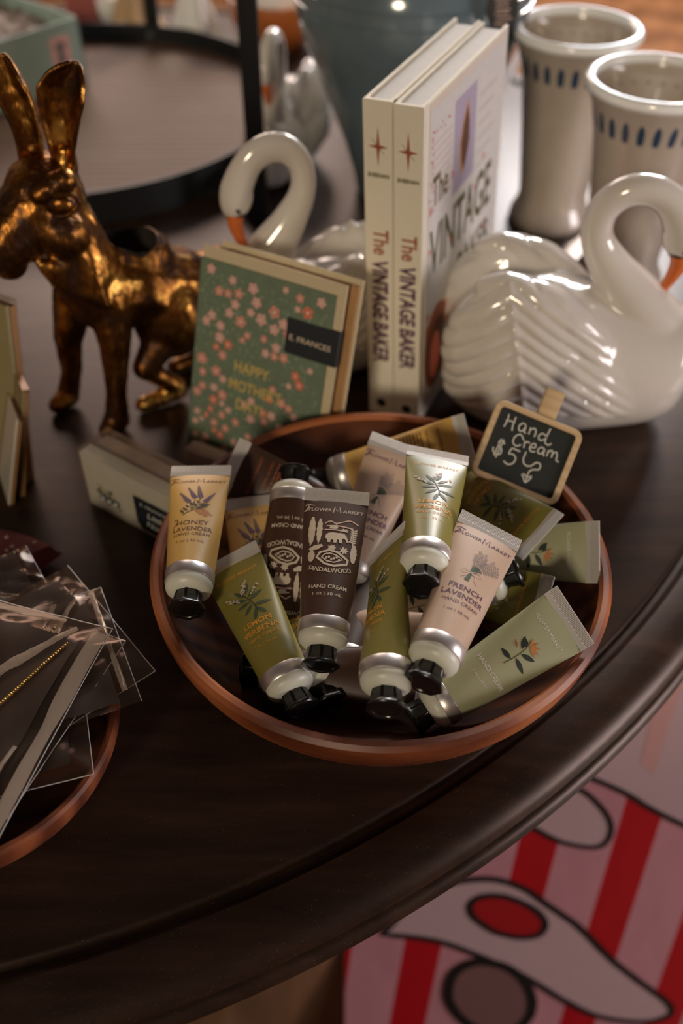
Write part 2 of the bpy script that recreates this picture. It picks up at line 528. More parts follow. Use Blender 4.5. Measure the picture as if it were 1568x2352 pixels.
def bowl_mesh(bm, R0, h, th, foot):
    prof = [(0, .004), (foot, .004), (foot + .004, 0), (foot + .006, .006)]
    n = 14
    for i in range(1, n + 1):
        t = i / n; prof.append((foot + .006 + (R0 - foot - .006) * math.sin(t * math.pi / 2) ** .9, .006 + (h - .006) * (1 - math.cos(t * math.pi / 2)) ** .85))
    prof += [(R0 - th * .3, h + th * .32), (R0 - th * .7, h + th * .30), (R0 - th, h)]
    for i in range(n, 0, -1):
        t = i / n; inner = prof.append(((R0 - th) * math.sin(t * math.pi / 2) ** .9, .012 + (h - .012) * (1 - math.cos(t * math.pi / 2)) ** .85))
    prof.append((0, .012))
    lathe(bm, prof, 128)
    for f in bm.faces:
        c = f.calc_center_median(); rr = math.hypot(c.x, c.y)
        if f.normal.z != 0 or True:
            n_ = len(prof)
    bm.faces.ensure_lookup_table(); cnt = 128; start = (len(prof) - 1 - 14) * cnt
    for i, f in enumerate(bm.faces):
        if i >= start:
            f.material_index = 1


bm = bmesh.new(); bowl_mesh(bm, .1545, .075, .0085, .06)
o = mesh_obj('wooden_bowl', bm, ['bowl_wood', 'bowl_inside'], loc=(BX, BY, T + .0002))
tag(o, 'round reddish brown wooden bowl heaped with hand cream tubes', 'bowl')

# ================================================================== HAND CREAM TUBES
TBL = .084; TR = .0152; TW = .0208


def sect(s, x):
    a = TW + (TR - TW) * (1 - s) ** 1.0 if False else TR + (TW - TR) * s
    b = max(.0007, TR * (1 - s) ** .80 + .0004)
    x = max(-a * .995, min(a * .995, x))
    return a, b, x


def tube_fn(x, y, h):
    s = max(0, min(1, y / TBL)); a, b, _ = sect(s, 0)
    X = (1 - s) * a * math.sin(max(-1.5, min(1.5, x / a))) + s * max(-a * .99, min(a * .99, x))
    Z = b * math.sqrt(max(0, 1 - (X / a) ** 2))
    n = Vector((X / a ** 2, 0, Z / b ** 2)).normalized()
    return Vector((X, y, Z)) + n * (h + .00006)


def tube_body():
    bm = bmesh.new(); rings = []; NS = 64; NR = 30
    for i in range(NR + 1):
        s = i / NR; a, b, _ = sect(s, 0)
        rings.append([bm.verts.new((a * math.cos(2 * math.pi * k / NS), s * TBL, b * math.sin(2 * math.pi * k / NS))) for k in range(NS)])
    for A, B in zip(rings, rings[1:]):
        for k in range(NS):
            bm.faces.new((A[k], A[(k + 1) % NS], B[(k + 1) % NS], B[k]))
    return bm


def tube_crimp():
    bm = bmesh.new(); nx = 176; rows = [-.0012, 0, .0022, .0026, .0083, .0086]
    for side in (1, -1):
        g = []
        for j, y in enumerate(rows):
            r = []
            for i in range(nx + 1):
                x = -TW + 2 * TW * i / nx
                z = .00075 + (.00016 * math.sin(2 * math.pi * i / 4) if 3 <= j <= 4 else 0) - (.0004 if j == 5 else 0)
                r.append(bm.verts.new((x, TBL + y, z * side)))
            g.append(r)
        for A, B in zip(g, g[1:]):
            for i in range(nx):
                bm.faces.new((A[i], A[i + 1], B[i + 1], B[i]))
        if side == 1:
            top = g
        else:
            for i in range(nx):
                bm.faces.new((top[-1][i], top[-1][i + 1], g[-1][i + 1], g[-1][i]))
            for A, B, C, D in zip(top, top[1:], g, g[1:]):
                bm.faces.new((A[0], B[0], D[0], C[0])); bm.faces.new((A[-1], B[-1], D[-1], C[-1]))
    return bm


ox = {}


def tube_proto(kind, bodymat, crimpmat, ink):
    root = bpy.data.objects.new('hand_cream_tube', None); COL.objects.link(root); root.empty_display_size = .01
    tbd = mesh_obj('tube_body', tube_body(), bodymat, root)
    c = mesh_obj('crimped_end', tube_crimp(), crimpmat, root, smooth=False)
    bm = bmesh.new(); lathe(bm, [(.0146, .0006), (.01545, .0004), (.0157, 0), (.0157, -.0070), (.0152, -.0078), (.0140, -.0078)], 64, axis='Y')
    b = mesh_obj('metal_band', bm, 'silver_band', root)
    bm = bmesh.new(); lathe(bm, [(.0146, -.0070), (.0149, -.0082), (.0149, -.0105), (.0142, -.0125), (.0112, -.0150), (.0085, -.0158), (0, -.0158)], 64, axis='Y')
    mesh_obj('shoulder', bm, 'shoulder_white', root)
    bm = bmesh.new(); lathe(bm, [(0, -.0150), (.0082, -.0150), (.0088, -.0158), (.0092, -.0165), (.0104, -.0238), (.0116, -.0250), (.0118, -.0264), (.0112, -.0272), (.0085, -.0274), (.0080, -.0268), (0, -.0268)], 8, axis='Y')
    bmesh.ops.bevel(bm, geom=[e for e in bm.edges if abs(e.verts[0].co.y - e.verts[1].co.y) > .005], offset=.0012, segments=3, affect='EDGES')
    mesh_obj('octagonal_cap', bm, 'cap_black', root)
    ink.kx = 1.13; ink.build('printed_design', tube_fn, tbd, 2.2)
    return root


def ink_brand(k, m, y=75, size=3.5):
    k.text('FLOWER', -8.6, y, size, m, bold=.004, shear=.1, width=13)
    k.text('ARKET', 10.2, y - .3, size, m, bold=.004, shear=.1, width=12.2)
    k.stroke([(-17.2, y + 3.5), (-15.5, y + 4.6), (-12.0, y + 4.0)], .5, m, sm=4)
    k.stroke([(-15.2, y + 3.6), (-16.0, y + .8), (-17.6, y - .8)], .8, m, sm=4)
    k.stroke([(-1.2, y - .8), (-.4, y + 4.0), (1.0, y + .4), (2.4, y + 4.1), (3.1, y - .8)], .6, m)


def sprig(k, x, y, a, L, m, mm, n=9, w=1.5):
    c, d = math.cos(a), math.sin(a)
    for i in range(n):
        t = i / n * L; s = (1 - .55 * i / n)
        for q in (-1, 1):
            k.leaf(x + c * t, y + d * t, 2.6 * s * w / 1.5, 1.15 * s, a + q * .75, m, 1)
    k.leaf(x + c * L * .95, y + d * L * .95, 2.2, 1.0, a, m, 1)


def ink_honey():
    k = Ink(); ink_brand(k, 'brown')
    for (x, y, a, L) in ((-3.6, 54, 2.15, 11), (-.6, 58, 2.0, 11), (2.6, 58, 1.75, 12), (5.0, 54, 1.05, 10)):
        k.stroke([(-2, 47), ((x - 2) / 2, 51), (x, y)], .5, 'olive', sm=4)
        sprig(k, x, y, a, L, 'purple', 0)
    for x, y, a, L in ((-4, 46, 2.4, 5), (-6, 43.5, 2.2, 5), (-1, 51, 2.3, 4.5), (1, 50, 2.2, 5), (3, 53, 2.4, 4), (0, 48, .3, 8), (2, 51, .2, 7), (-3, 49, 2.5, 4), (-7.6, 55.5, 1.2, 2.2)):
        k.leaf(x, y, L, L * .26, a, 'darkleaf', 2)
    k.stroke([(-7, 42), (-3.5, 45), (1, 47), (6, 46.5)], .7, 'olive', sm=4)
    k.poly([(0, 45.5), (3, 46.6), (7.5, 46), (9.2, 43.4), (11, 42.5), (9.4, 41.6), (8.4, 42.4), (7.4, 40.3), (6, 40.6), (5, 42.2), (3, 42.0), (2, 43.6)], 'honeyorange')
    k.text('HONEY', -.2, 32.6, 5.6, 'brown', width=19, bold=.006); k.text('LAVENDER', .2, 26.8, 5.2, 'brown', width=23.5, bold=.006)
    k.stroke([(-11.8, 37), (-10.6, 38.4), (-9.2, 36.5), (-10.6, 33), (-12.2, 31.6)], .6, 'brown', sm=4)
    k.text('HAND CREAM', 0, 22.6, 3.5, 'brown', width=21.5); k.text('1 oz | 30 mL', 0, 16.6, 2.7, 'brown', width=16)
    return k


def cypress(k, x, y, h, w, m):
    pts = []
    n = 9
    for i in range(n + 1):
        t = i / n; ww = w / 2 * math.sin(math.pi * (t * .92 + .04)) ** .6
        pts.append((x + ww + (.25 if i % 2 else -.1), y + h * t))
    for i in range(n, -1, -1):
        t = i / n; ww = w / 2 * math.sin(math.pi * (t * .92 + .04)) ** .6
        pts.append((x - ww - (.1 if i % 2 else -.2), y + h * t))
    k.poly(pts, m)


def ink_sandal():
    k = Ink(); ink_brand(k, 'cream'); c = 'cream'
    cypress(k, -12.2, 49.5, 20.5, 4.0, c); cypress(k, -7.8, 51, 18, 3.2, c)
    k.stroke([(-12.4, 48.4), (-12.2, 50)], .8, c); k.stroke([(-7.8, 49.8), (-7.8, 51.4)], .8, c)
    k.stroke([(-5, 65.5), (-2, 67.5), (1, 66), (5, 67.5), (9, 69), (14, 66.5)], .8, 'pinkish', sm=5)
    k.stroke([(-4, 63.5), (2, 64.2), (11, 63.2)], .9, 'pinkish', sm=4)
    k.stroke([(-5, 60.6), (1, 61), (8, 60.4)], .9, 'pinkish', sm=4)
    k.poly([(-2.5, 61.8), (-1.6, 64.5), (0, 63.3), (1.5, 65.6), (2.6, 62.4), (1, 61.6)], c); k.poly([(4.5, 61), (5.4, 62.6), (6.6, 61.8), (7.6, 62.4), (8, 61)], c)
    # elephant
    k.poly([(-4.2, 54.5), (-3.9, 56.8), (-2.6, 58.3), (0, 58.9), (2.6, 58.6), (4.2, 58.9), (6.2, 58.5), (7.4, 57.2), (8.2, 55), (9.0, 53.2), (10, 52.6), (10.2, 53.3), (9.4, 53.9), (8.8, 52.2), (8.0, 52.3), (7.1, 54.3), (6.0, 55),
            (5.2, 54.6), (5.2, 51.2), (3.6, 51.2), (3.4, 53.6), (2.6, 53.8), (2.2, 51.2), (.6, 51.2), (.4, 53.4), (-1, 53.2), (-1.2, 51.2), (-2.8, 51.2), (-3, 53.4)], c, 1)
    for i in range(7):
        k.leaf(11.6, 52.5 + i * 1.5, 2.6, 1.1, .6, c); k.leaf(11.6, 52.5 + i * 1.5, 2.6, 1.1, 2.5, c)
    k.stroke([(11.6, 50.2), (11.6, 62)], .6, c)
    k.poly([(-13, 46.5), (-9.5, 48.8), (-5.6, 49.6), (-4.8, 48), (-8, 45.4), (-11.5, 45), (-12.8, 45.4)], c)
    for x, y, r in ((0, 47.4, 2.0), (6.8, 46.2, 2.3)):
        for a in range(7):
            k.leaf(x, y, r * 1.25, r * .6, a * .9, c)
    cypress(k, -11.2, 37, 8, 4.2, c); cypress(k, 12.6, 38.5, 13, 4.0, c)
    hexo = [(-7.8, 40), (-6.2, 43.4), (-1.2, 45.4), (3.6, 44.2), (9.6, 39.5), (9.0, 36.4), (2, 34.2), (-3, 35.4)]
    k.stroke(hexo, 1.5, c, closed=True)
    k.stroke([(-5.0, 40), (-3.4, 42.4), (-.6, 43.2), (3, 42), (6.6, 39.4), (2, 36.8), (-2, 37.4)], .9, c, closed=True)
    for i in range(6):
        k.ellipse(-2.4 + i * 1.4, 39.6 + .9 * math.sin(i * 2.1), .65, .9, c, lay=1, n=8)
    k.text('SANDALWOOD', 0, 29.4, 4.3, c, width=26, arc=-34, bold=.02)
    k.text('HAND CREAM', 0, 18.2, 3.7, c, width=21.5, bold=.02); k.text('1 oz | 30 mL', 0, 13.4, 2.9, c, width=16, bold=.01)
    return k


def ink_verb():
    k = Ink(); k.text('FLOWER MARKET', 0, 73, 3.6, 'orange', width=26, bold=.004)
    for x, y, a, L in ((1, 52, .35, 10), (1, 54, .75, 9), (0, 57, 1.1, 8), (-.5, 55, 2.2, 9), (0, 52, 2.75, 10), (1, 50, 3.3, 9), (1.5, 48, 3.9, 9), (2, 47, -.15, 11), (2, 45, -.9, 9), (2.3, 44, 4.4, 9)):
        k.leaf(x, y, L, 2.5, a, 'leaf', 1)
    k.stroke([(-3, 60), (0, 54), (2.4, 47), (3.2, 42)], .6, 'darkleaf', 2, sm=4)
    random.seed(3)
    for cx, cy, dx, dy, n in ((-1, 58, .35, .95, 20), (-5.5, 54, -.75, .65, 16), (4, 56, .6, .7, 10)):
        for i in range(n):
            t = i / n * 9
            k.ellipse(cx + dx * t + random.uniform(-1.3, 1.3), cy + dy * t + random.uniform(-.9, .9), .62, .5, 'faint' if i % 3 else 'pinkish', random.random(), 3, 7)
    k.text('LEMON', 0, 32.6, 5.0, 'orange', width=17, bold=.015); k.text('VERBENA', 0, 26.8, 5.0, 'orange', width=22.5, bold=.015)
    k.text('HAND CREAM', 0, 22.2, 3.3, 'orange', width=19); k.text('1 oz | 30 mL', 0, 17, 2.6, 'orange', width=14)
    return k


def ink_french():
    k = Ink(); ink_brand(k, 'plum'); random.seed(5)
    for i in range(12):
        a = 1.05 + (i - 5.5) * .105; L = 13 + random.uniform(-2.5, 3)
        x0, y0 = -1.2 + 2.5 * math.cos(a), 49 + 2.5 * math.sin(a)
        k.stroke([(-1.2, 48), (x0 + 4 * math.cos(a), y0 + 4 * math.sin(a))], .35, 'leaf')
        for j in range(8):
            t = 5 + j * (L - 5) / 7
            for q in (-1, 1):
                k.leaf(x0 + t * math.cos(a), y0 + t * math.sin(a), 1.25, .38, a + q * .7, 'greyplum', 1)
    k.poly([(-1.9, 49.5), (-.4, 49.5), (-.2, 47), (-.6, 41.5), (-3.4, 41.8), (-1.8, 46.5)], 'leaf', 2)
    k.stroke([(-1.1, 48.5), (-5, 50), (-6.2, 47.2), (-1.2, 48)], .4, 'pinkish', 3, sm=5); k.stroke([(-1.1, 48.5), (3.6, 50.4), (4.8, 48), (-1, 48)], .4, 'pinkish', 3, sm=5)
    k.stroke([(-1.1, 48), (2.2, 46.5), (2.4, 43.6), (4.2, 41.6)], .5, 'pinkish', 3, sm=5); k.stroke([(-1.1, 48), (-3.5, 45.5), (-5.4, 43.5)], .5, 'pinkish', 3, sm=5)
    k.text('FRENCH', 0, 33.4, 5.0, 'plum', width=19.5, bold=.008); k.text('LAVENDER', 0, 27.6, 5.0, 'plum', width=24.5, bold=.008)
    k.text('HAND CREAM', 0, 22.8, 3.4, 'plum', width=21); k.text('1 oz | 30 mL', 0, 16.6, 2.6, 'plum', width=15)
    return k


def ink_pale():
    k = Ink(); k.text('FLOWER MARKET', 0, 71, 3.4, 'white', width=24)
    for x, y, a, L in ((1, 50, .55, 9), (1, 46, -.15, 10), (0, 43, 3.3, 8), (-1, 52, 2.2, 8), (0, 55, 2.7, 6)):
        k.leaf(x, y, L, 3.2, a, 'darkleaf', 1)
    k.stroke([(-.5, 38), (.3, 46), (0, 54), (-2, 60)], .5, 'olive', 2, sm=4)
    for a in (.3, .9, 1.5, 2.2, -.2):
        k.leaf(1, 57, 6, 1.5, a, 'honeyorange', 3)
    k.leaf(-3, 50, 5, 1.4, 2.7, 'rust', 3)
    k.text('HAND CREAM', 0, 27, 4.2, 'white', width=24, bold=.01); k.text('1 oz | 30 mL', 0, 20, 2.4, 'white', width=13)
    return k


def ink_back(m):
    k = Ink(); k.text('FLOWER MARKET', 0, 70, 3.4, m, width=26); random.seed(11)
    k.text('FOR EXTERNAL USE ONLY', 0, 62, 2.2, m, width=27, bold=.02)
    for i in range(15):
        y = 58 - i * 2.5; x = -14
        while x < 13:
            l = random.uniform(1.6, 4.2); k.stroke([(x, y), (min(14, x + l), y)], .95, m); x += l + .8
    return k


P = {
    'honey': tube_proto('honey', 'tube_honey', 'crimp_film', ink_honey()),
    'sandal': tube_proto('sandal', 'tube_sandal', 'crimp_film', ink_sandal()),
    'verb': tube_proto('verb', 'tube_verb', 'crimp_film', ink_verb()),
    'french': tube_proto('french', 'tube_french', 'crimp_film', ink_french()),
    'pale': tube_proto('pale', 'tube_pale', 'crimp_film', ink_pale()),
    'pale_tan': tube_proto('pale_tan', 'tube_tan', 'crimp_film', ink_pale()),
    'sandal_back': tube_proto('sandal_back', 'tube_sandal', 'crimp_film', ink_back('rust')),
    'honey_back': tube_proto('honey_back', 'tube_honey', 'crimp_film', ink_back('brown')),
}
used = set()
TUBES = [
    ('honey', (-0.097, 0.5193, 0.108), (-0.0957, 0.4002, 0.0941), 0, 'yellow tube with a purple lavender sprig, at the left rim of the bowl'),
    ('sandal', (-0.0025, 0.4732, 0.128), (-0.0126, 0.3597, 0.0902), 0, 'dark brown tube with cream elephant and cypress print, upright in the centre'),
    ('sandal', (-0.041, 0.406, 0.06), (-0.0316, 0.5155, 0.1082), 0, 'dark brown tube lying upside down with its black cap uppermost'),
    ('sandal_back', (-0.0829, 0.5449, 0.088), (0.0255, 0.5199, 0.0429), 0, 'dark brown tube seen from its text covered back, behind the yellow lavender tube'),
    ('honey', (-0.064, 0.5237, 0.075), (-0.0516, 0.4078, 0.0462), 0, 'shaded yellow tube lying beneath, between the two dark brown tubes and the left rim'),
    ('verb', (-0.0753, 0.453, 0.088), (-0.024, 0.3472, 0.0641), 0, 'olive green tube lying at the lower left of the bowl, cap by the front rim'),
    ('honey_back', (0.0946, 0.5586, 0.098), (-0.0199, 0.552, 0.0628), 0, 'yellow tube showing its back text, lying against the back rim of the bowl'),
    ('french', (0.0412, 0.5404, 0.112), (-0.002, 0.4454, 0.0527), 0, 'pale pink tube with a lavender bunch, half hidden behind the central brown tube'),
    ('verb', (0.0646, 0.5075, 0.132), (0.0469, 0.3889, 0.1278), 0, 'olive green tube directly left of the chalkboard sign, crimped end up'),
    ('verb', (0.1357, 0.4691, 0.088), (0.0737, 0.5687, 0.0627), 0, 'olive green tube lying sideways just below the chalkboard sign'),
    ('pale', (0.1719, 0.4577, 0.086), (0.0721, 0.5031, 0.0372), 0, 'pale green tube whose ridged end overhangs the right rim of the bowl'),
    ('french', (0.0935, 0.4392, 0.13), (0.0449, 0.3308, 0.1126), 0, 'pale pink tube with a lavender bouquet in front, right of centre'),
    ('pale_tan', (0.007, 0.4324, 0.0361), (0.117, 0.4456, 0.082), 0, 'tan tube beneath the pale pink one, its round black cap facing out on the right'),
    ('verb', (0.1346, 0.4266, 0.066), (0.0451, 0.4971, 0.0283), 0, 'dark green tube in the shadow above the large pale green tube'),
    ('pale', (0.1509, 0.3996, 0.098), (0.0426, 0.3473, 0.0534), 0, 'large pale green tube with dark leaves along the lower right rim'),
    ('verb', (0.029, 0.4392, 0.118), (0.0246, 0.3203, 0.1029), -62, 'slim looking olive green tube turned edge on, in the lower centre'),
    ('verb', (-0.0524, 0.4715, 0.062), (-0.006, 0.3614, 0.0501), 0, 'shaded green tube beneath the lower left olive green tube'),
    ('sandal', (0.0558, 0.3733, 0.06), (-0.063, 0.3876, 0.051), 170, 'dark brown tube standing for a shaded yellow one, lying crosswise at the very bottom front of the bowl'),  # shaded yellow tube; its shade is put in by using the brown kind
    ('french', (0.0793, 0.3886, 0.07), (-0.0287, 0.4326, 0.0418), 170, 'pale pink tube buried deep, only its ridged end showing by the large pale green tube'),
    ('sandal', (0.0248, 0.4882, 0.062), (-0.0019, 0.3721, 0.0482), 170, 'dark brown tube buried between the central brown tube and the edge on green tube'),
]
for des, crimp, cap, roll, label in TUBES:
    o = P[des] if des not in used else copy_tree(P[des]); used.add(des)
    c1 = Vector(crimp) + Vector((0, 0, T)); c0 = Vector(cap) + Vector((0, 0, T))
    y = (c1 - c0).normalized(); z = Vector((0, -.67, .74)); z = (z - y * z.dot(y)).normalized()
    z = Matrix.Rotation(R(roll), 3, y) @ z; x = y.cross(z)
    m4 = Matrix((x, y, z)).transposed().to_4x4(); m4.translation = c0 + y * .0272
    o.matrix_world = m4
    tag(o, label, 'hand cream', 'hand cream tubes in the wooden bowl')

# ================================================================== CHALKBOARD PRICE SIGN
sg = thing('chalkboard_sign', 'small chalkboard price sign in a rounded pine frame, clipped to the bowl rim', 'sign', (.133, .545, T + .098))
zb = Vector((.02, -.66, .75)).normalized(); rgt = Vector((1, 0, 0)); rgt = (rgt - zb * rgt.dot(zb)).normalized(); upv = zb.cross(rgt)
a = R(-22.5); xb = rgt * math.cos(a) + upv * math.sin(a); yb = zb.cross(xb)
sg.matrix_world = Matrix((xb, yb, zb)).transposed().to_4x4() @ Matrix.Identity(4); sg.location = (.133, .545, T + .098)


def rrect(w, h, r, n=6):
    pts = []
    for cx, cy, a0 in ((w / 2 - r, h / 2 - r, 0), (-w / 2 + r, h / 2 - r, 90), (-w / 2 + r, -h / 2 + r, 180), (w / 2 - r, -h / 2 + r, 270)):
        for i in range(n + 1):
            t = R(a0 + 90 * i / n); pts.append((cx + r * math.cos(t), cy + r * math.sin(t)))
    return pts


def frame_bm(w, h, r, b, z0, z1):
    bm = bmesh.new(); out = rrect(w, h, r); inn = rrect(w - 2 * b, h - 2 * b, max(.0008, r - b)); n = len(out)
    loops = []
    for pts, z in ((out, z0), (out, z1 - .0006), ([(x * .985, y * .985) for x, y in out], z1), (inn, z1), (inn, z0)):
        loops.append([bm.verts.new((x, y, z)) for x, y in pts])
    loops.append(loops[0])
    for A, B in zip(loops, loops[1:]):
        for i in range(n):
            bm.faces.new((A[i], A[(i + 1) % n], B[(i + 1) % n], B[i]))
    return bm


W, Hh = .0665, .0585
mesh_obj('frame', frame_bm(W, Hh, .007, .0044, -.0016, .0022), 'pine', sg)
bm = bmesh.new(); box(bm, -W / 2 + .003, W / 2 - .003, -Hh / 2 + .003, Hh / 2 - .003, -.0014, .0010); sl_ = mesh_obj('slate', bm, 'chalkboard', sg, smooth=False)
k = Ink()
c = 'chalk'
sw_ = 1.0
def ch(pts, sm=5, w=1.0): k.stroke(pts, w, 'chalk', sm=sm)
# H a n d
ch([(-22, 21), (-21.5, 16), (-22.2, 11)], 3); ch([(-16.6, 21), (-16.6, 15), (-15.6, 10.6)], 3); ch([(-22.6, 15.8), (-19, 16.8), (-15.6, 17)], 3)
ch([(-7.6, 18), (-10, 18.8), (-12, 16.4), (-11.2, 13), (-8.6, 13.4), (-7.4, 17.6), (-7.2, 13.4), (-5.8, 12.6)])
ch([(-4, 18), (-3.6, 12.8)], 2); ch([(-3.8, 16), (-1.2, 18.4), (.6, 16.4), (.8, 12.6)])
ch([(8.4, 16.6), (5.4, 17.2), (3.6, 14.6), (5.0, 12), (8, 13.4), (9.4, 17)], 5); ch([(9.6, 22.8), (9.0, 16), (9.6, 11.8), (12.4, 11.0), (14, 13)])
# c r e a m
ch([(-6.8, 9.2), (-9.2, 10.4), (-12, 7.4), (-12, 3.4), (-9, 1.4), (-6, 3.6)]); ch([(-7, 9.4), (-5.4, 7.4)], 2)
ch([(-4.4, 7.4), (-3.2, 2.2)], 2); ch([(-4, 5.4), (-2.4, 7.4), (-.4, 7)])
ch([(1, 4.6), (4.2, 5.6), (3.6, 8), (1.4, 7.2), (.8, 3.6), (2.8, 2.0), (5.4, 3)])
ch([(11, 7.2), (8.4, 7.6), (6.8, 5.2), (7.8, 2.8), (10.2, 3.6), (11.2, 7), (11.4, 3.4), (12.6, 2.6)])
ch([(14, 7.8), (14.2, 3)], 2); ch([(14.2, 6), (16, 8.4), (17.4, 6.6), (17.6, 3.4)]); ch([(17.6, 6.6), (19.6, 8.4), (21, 6.2), (21.6, 3), (23.8, 2.4)])
# $5 and arrow
ch([(-17, -.8), (-18.6, 1.2), (-21, .4), (-20.6, -2.8), (-17.8, -4.6), (-17.2, -8), (-19.8, -9.8), (-22.8, -8.2), (-23.6, -5.4)]); ch([(-18.6, 2.4), (-19.4, -12)], 2); ch([(-20.4, 2.2), (-21.2, -11)], 2)
ch([(-4.6, -1.2), (-11, -1.0)], 2); ch([(-11, -1.0), (-11.6, -5.6), (-8.6, -5.0), (-5.8, -7), (-6.4, -11), (-9.6, -13.2), (-13.2, -12)])
ch([(-.6, .4), (-.4, -6), (2.4, -8.8), (6.2, -8), (9, -4.2), (12.4, -4.4), (12.4, -8.2), (9, -9.6), (6.6, -12.6), (7, -20)]); ch([(2.4, -16), (4.6, -18), (7, -20.6), (9.8, -15.6)], 3); ch([(3.2, -15), (7.4, -16.4), (9.6, -14.4)], 2)
k.items = [([(x * 1.0, y * 1.0) for x, y in v], f, mi, l) for v, f, mi, l in k.items]
k.build('chalk_lettering', lambda x, y, h: Vector((x, y, .00105 + h)), sl_, 0)
pg = thing('clothespin', 'small wooden clothespin standing up behind the chalkboard sign', 'clothespin')
pg.matrix_world = Matrix((xb, yb, zb)).transposed().to_4x4(); pg.location = sg.location + xb * .004
for z0, z1 in ((-.0055, -.0018), (-.0115, -.0075)):
    bm = bmesh.new(); box(bm, -.0068, .0068, -.018, .0515, z0, z1, .0006)
    mesh_obj('jaw', bm, 'pine', pg)
bm = bmesh.new(); tube(bm, [(-.0076 + i * .0002, .012 + .0028 * math.cos(i * .55), -.0065 + .0034 * math.sin(i * .55)) for i in range(76)], .0006, 8)
mesh_obj('spring', bm, 'silver_band', pg)

# ================================================================== BOOKS
BT, BW, BHt = .0235, .190, .281


def book(loc, rz, lean, label):
    r = bpy.data.objects.new('hardcover_book', None); COL.objects.link(r); r.empty_display_size = .02
    r.matrix_world = Matrix.Translation(loc) @ Matrix.Rotation(rz, 4, 'Z') @ Matrix.Rotation(lean, 4, 'Y')
    tag(r, label, 'book', 'pair of matching cookbooks')
    bm = bmesh.new()
    # case: boards, hinge grooves and flat spine as one profile swept up
    t = .0026; prof = [(0, .0005), (BT, .0005), (BT, .0030), (BT - .0012, .0052), (BT - .0012, .0075), (BT, .0095), (BT, BW), (BT - t, BW), (BT - t, .010), (BT - t - .001, .0035), (t + .001, .0035), (t, .010), (t, BW), (0, BW), (0, .0095), (.0012, .0075), (.0012, .0052), (0, .0030)]
    lo = [bm.verts.new((x, y, 0)) for x, y in prof]; hi = [bm.verts.new((x, y, BHt)) for x, y in prof]
    n = len(prof)
    for i in range(n):
        bm.faces.new((lo[i], lo[(i + 1) % n], hi[(i + 1) % n], hi[i]))
    bm.faces.new(lo); bm.faces.new(hi)
    es = [e for e in bm.edges if e.is_manifold and abs(e.verts[0].co.z - e.verts[1].co.z) < 1e-6]
    bmesh.ops.bevel(bm, geom=es, offset=.0005, segments=2, affect='EDGES')
    cc = mesh_obj('case_cover', bm, 'book_cream', r)
    bm = bmesh.new(); box(bm, t + .0003, BT - t - .0003, .0042, BW - .004, .003, BHt - .0035); pb = mesh_obj('page_block', bm, 'page_paper', r, smooth=False)
    for z, x0 in ((BHt - .0036, 0), (.0036, 0)):
        bm = bmesh.new(); tube(bm, [(t + .0005 + i * (BT - 2 * t - .001) / 8, .0045, z) for i in range(9)], .0012, 8); mesh_obj('headband', bm, 'white_cloth', pb)
    k = Ink(); cx = BT * 500
    # spine: star, author, title running down
    st = []
    for i in range(8):
        aa = i * math.pi / 4; rr = (15, 2.1, 8.5, 2.1, 15, 2.1, 8.5, 2.1)[i]; st.append((cx + rr * math.sin(aa) * (.95), BHt * 1000 - 34 + rr * math.cos(aa)))
    k.poly(st, 'rust')
    k.stroke([(cx - 5, BHt * 1000 - 28.5), (cx + 5, BHt * 1000 - 39.5)], .35, 'navy')
    for dx, dy in ((-7, 7), (6, 7), (-6.5, -7), (6.5, -8)):
        k.ellipse(cx + dx, BHt * 1000 - 34 + dy, .4, .4, 'faint', n=6)
    sf = lambda x, y, h: Vector((x, .0005 - h, y))
    k.build('star_emblem', sf, cc, 0)
    k = Ink(); k.text('SHEEHAN', cx, BHt * 1000 - 57.5, 4.4, 'olive', width=17.5, bold=.04); k.build('author_lettering', sf, cc, 0)
    k = Ink(); k.text('The', cx - 4.6, 170, 18, 'rust', width=22, rot=-math.pi / 2, bold=.02)
    k.text('VINTAGE', cx - 6, 127, 18.5, 'plum', width=55, rot=-math.pi / 2, bold=.035)
    k.text('BAKER', cx - 6, 76, 18.5, 'plum', width=40, rot=-math.pi / 2, bold=.035)
    k.build('title_lettering', sf, cc, 0)
    k = Ink(); k.ellipse(cx, 13, 4.5, 4.5, 'black'); k.build('publisher_mark', sf, cc, 0)
    # front cover artwork (faces +x): u along depth, v up
    k = Ink(); Wm, Hm = BW * 1000, BHt * 1000
    k.poly([(11, 2), (Wm - 1, 2), (Wm - 1, Hm - 2), (11, Hm - 2)], 'cover_beige')
    k.poly([(14, 100), (Wm - 4, 100), (Wm - 4, Hm - 8), (14, Hm - 8)], 'page_paper', 1)
    for i in range(9):
        k.stroke([(18, 246 - i * 6.2), (62, 246 - i * 6.2)], .9, 'pinkish', 2)
    for i in range(16):
        k.leaf(17 + (i % 4) * 1.6, 252 - i * 4.0, 3.4, 1.5, i * 1.3, 'red', 3)
        if i < 8:
            k.leaf(18 + i * 5.4, 256 - (i % 2) * 2, 3.4, 1.5, i * 2.1, 'red', 3)
    k.poly([(66, 186), (116, 186), (116, 262), (66, 262)], 'lilac', 2)
    k.leaf(86, 194, 62, 22, 1.40, 'pastry', 3); k.leaf(90, 198, 52, 19, 1.47, 'choc', 4)
    for i in range(7):
        k.stroke([(124, 246 - i * 12), (166 - 5 * (i % 3), 246 - i * 12)], 1.6, 'faint', 2)
    k.text('The', 38, 196, 34, 'olive', width=34, bold=.02, lay=2)
    k.text('VINTAGE', 92, 138, 56, 'olive', width=150, bold=.02, lay=2)
    for x, y in ((16, 194), (64, 205), (16, 160), (65, 148), (120, 170), (140, 190), (16, 100), (150, 120)):
        k.poly([(x, y - 4), (x + 4, y), (x, y + 4)], 'red', 3)
    k.text('BAKER', 128, 100, 34, 'olive', width=84, bold=.02, lay=2)
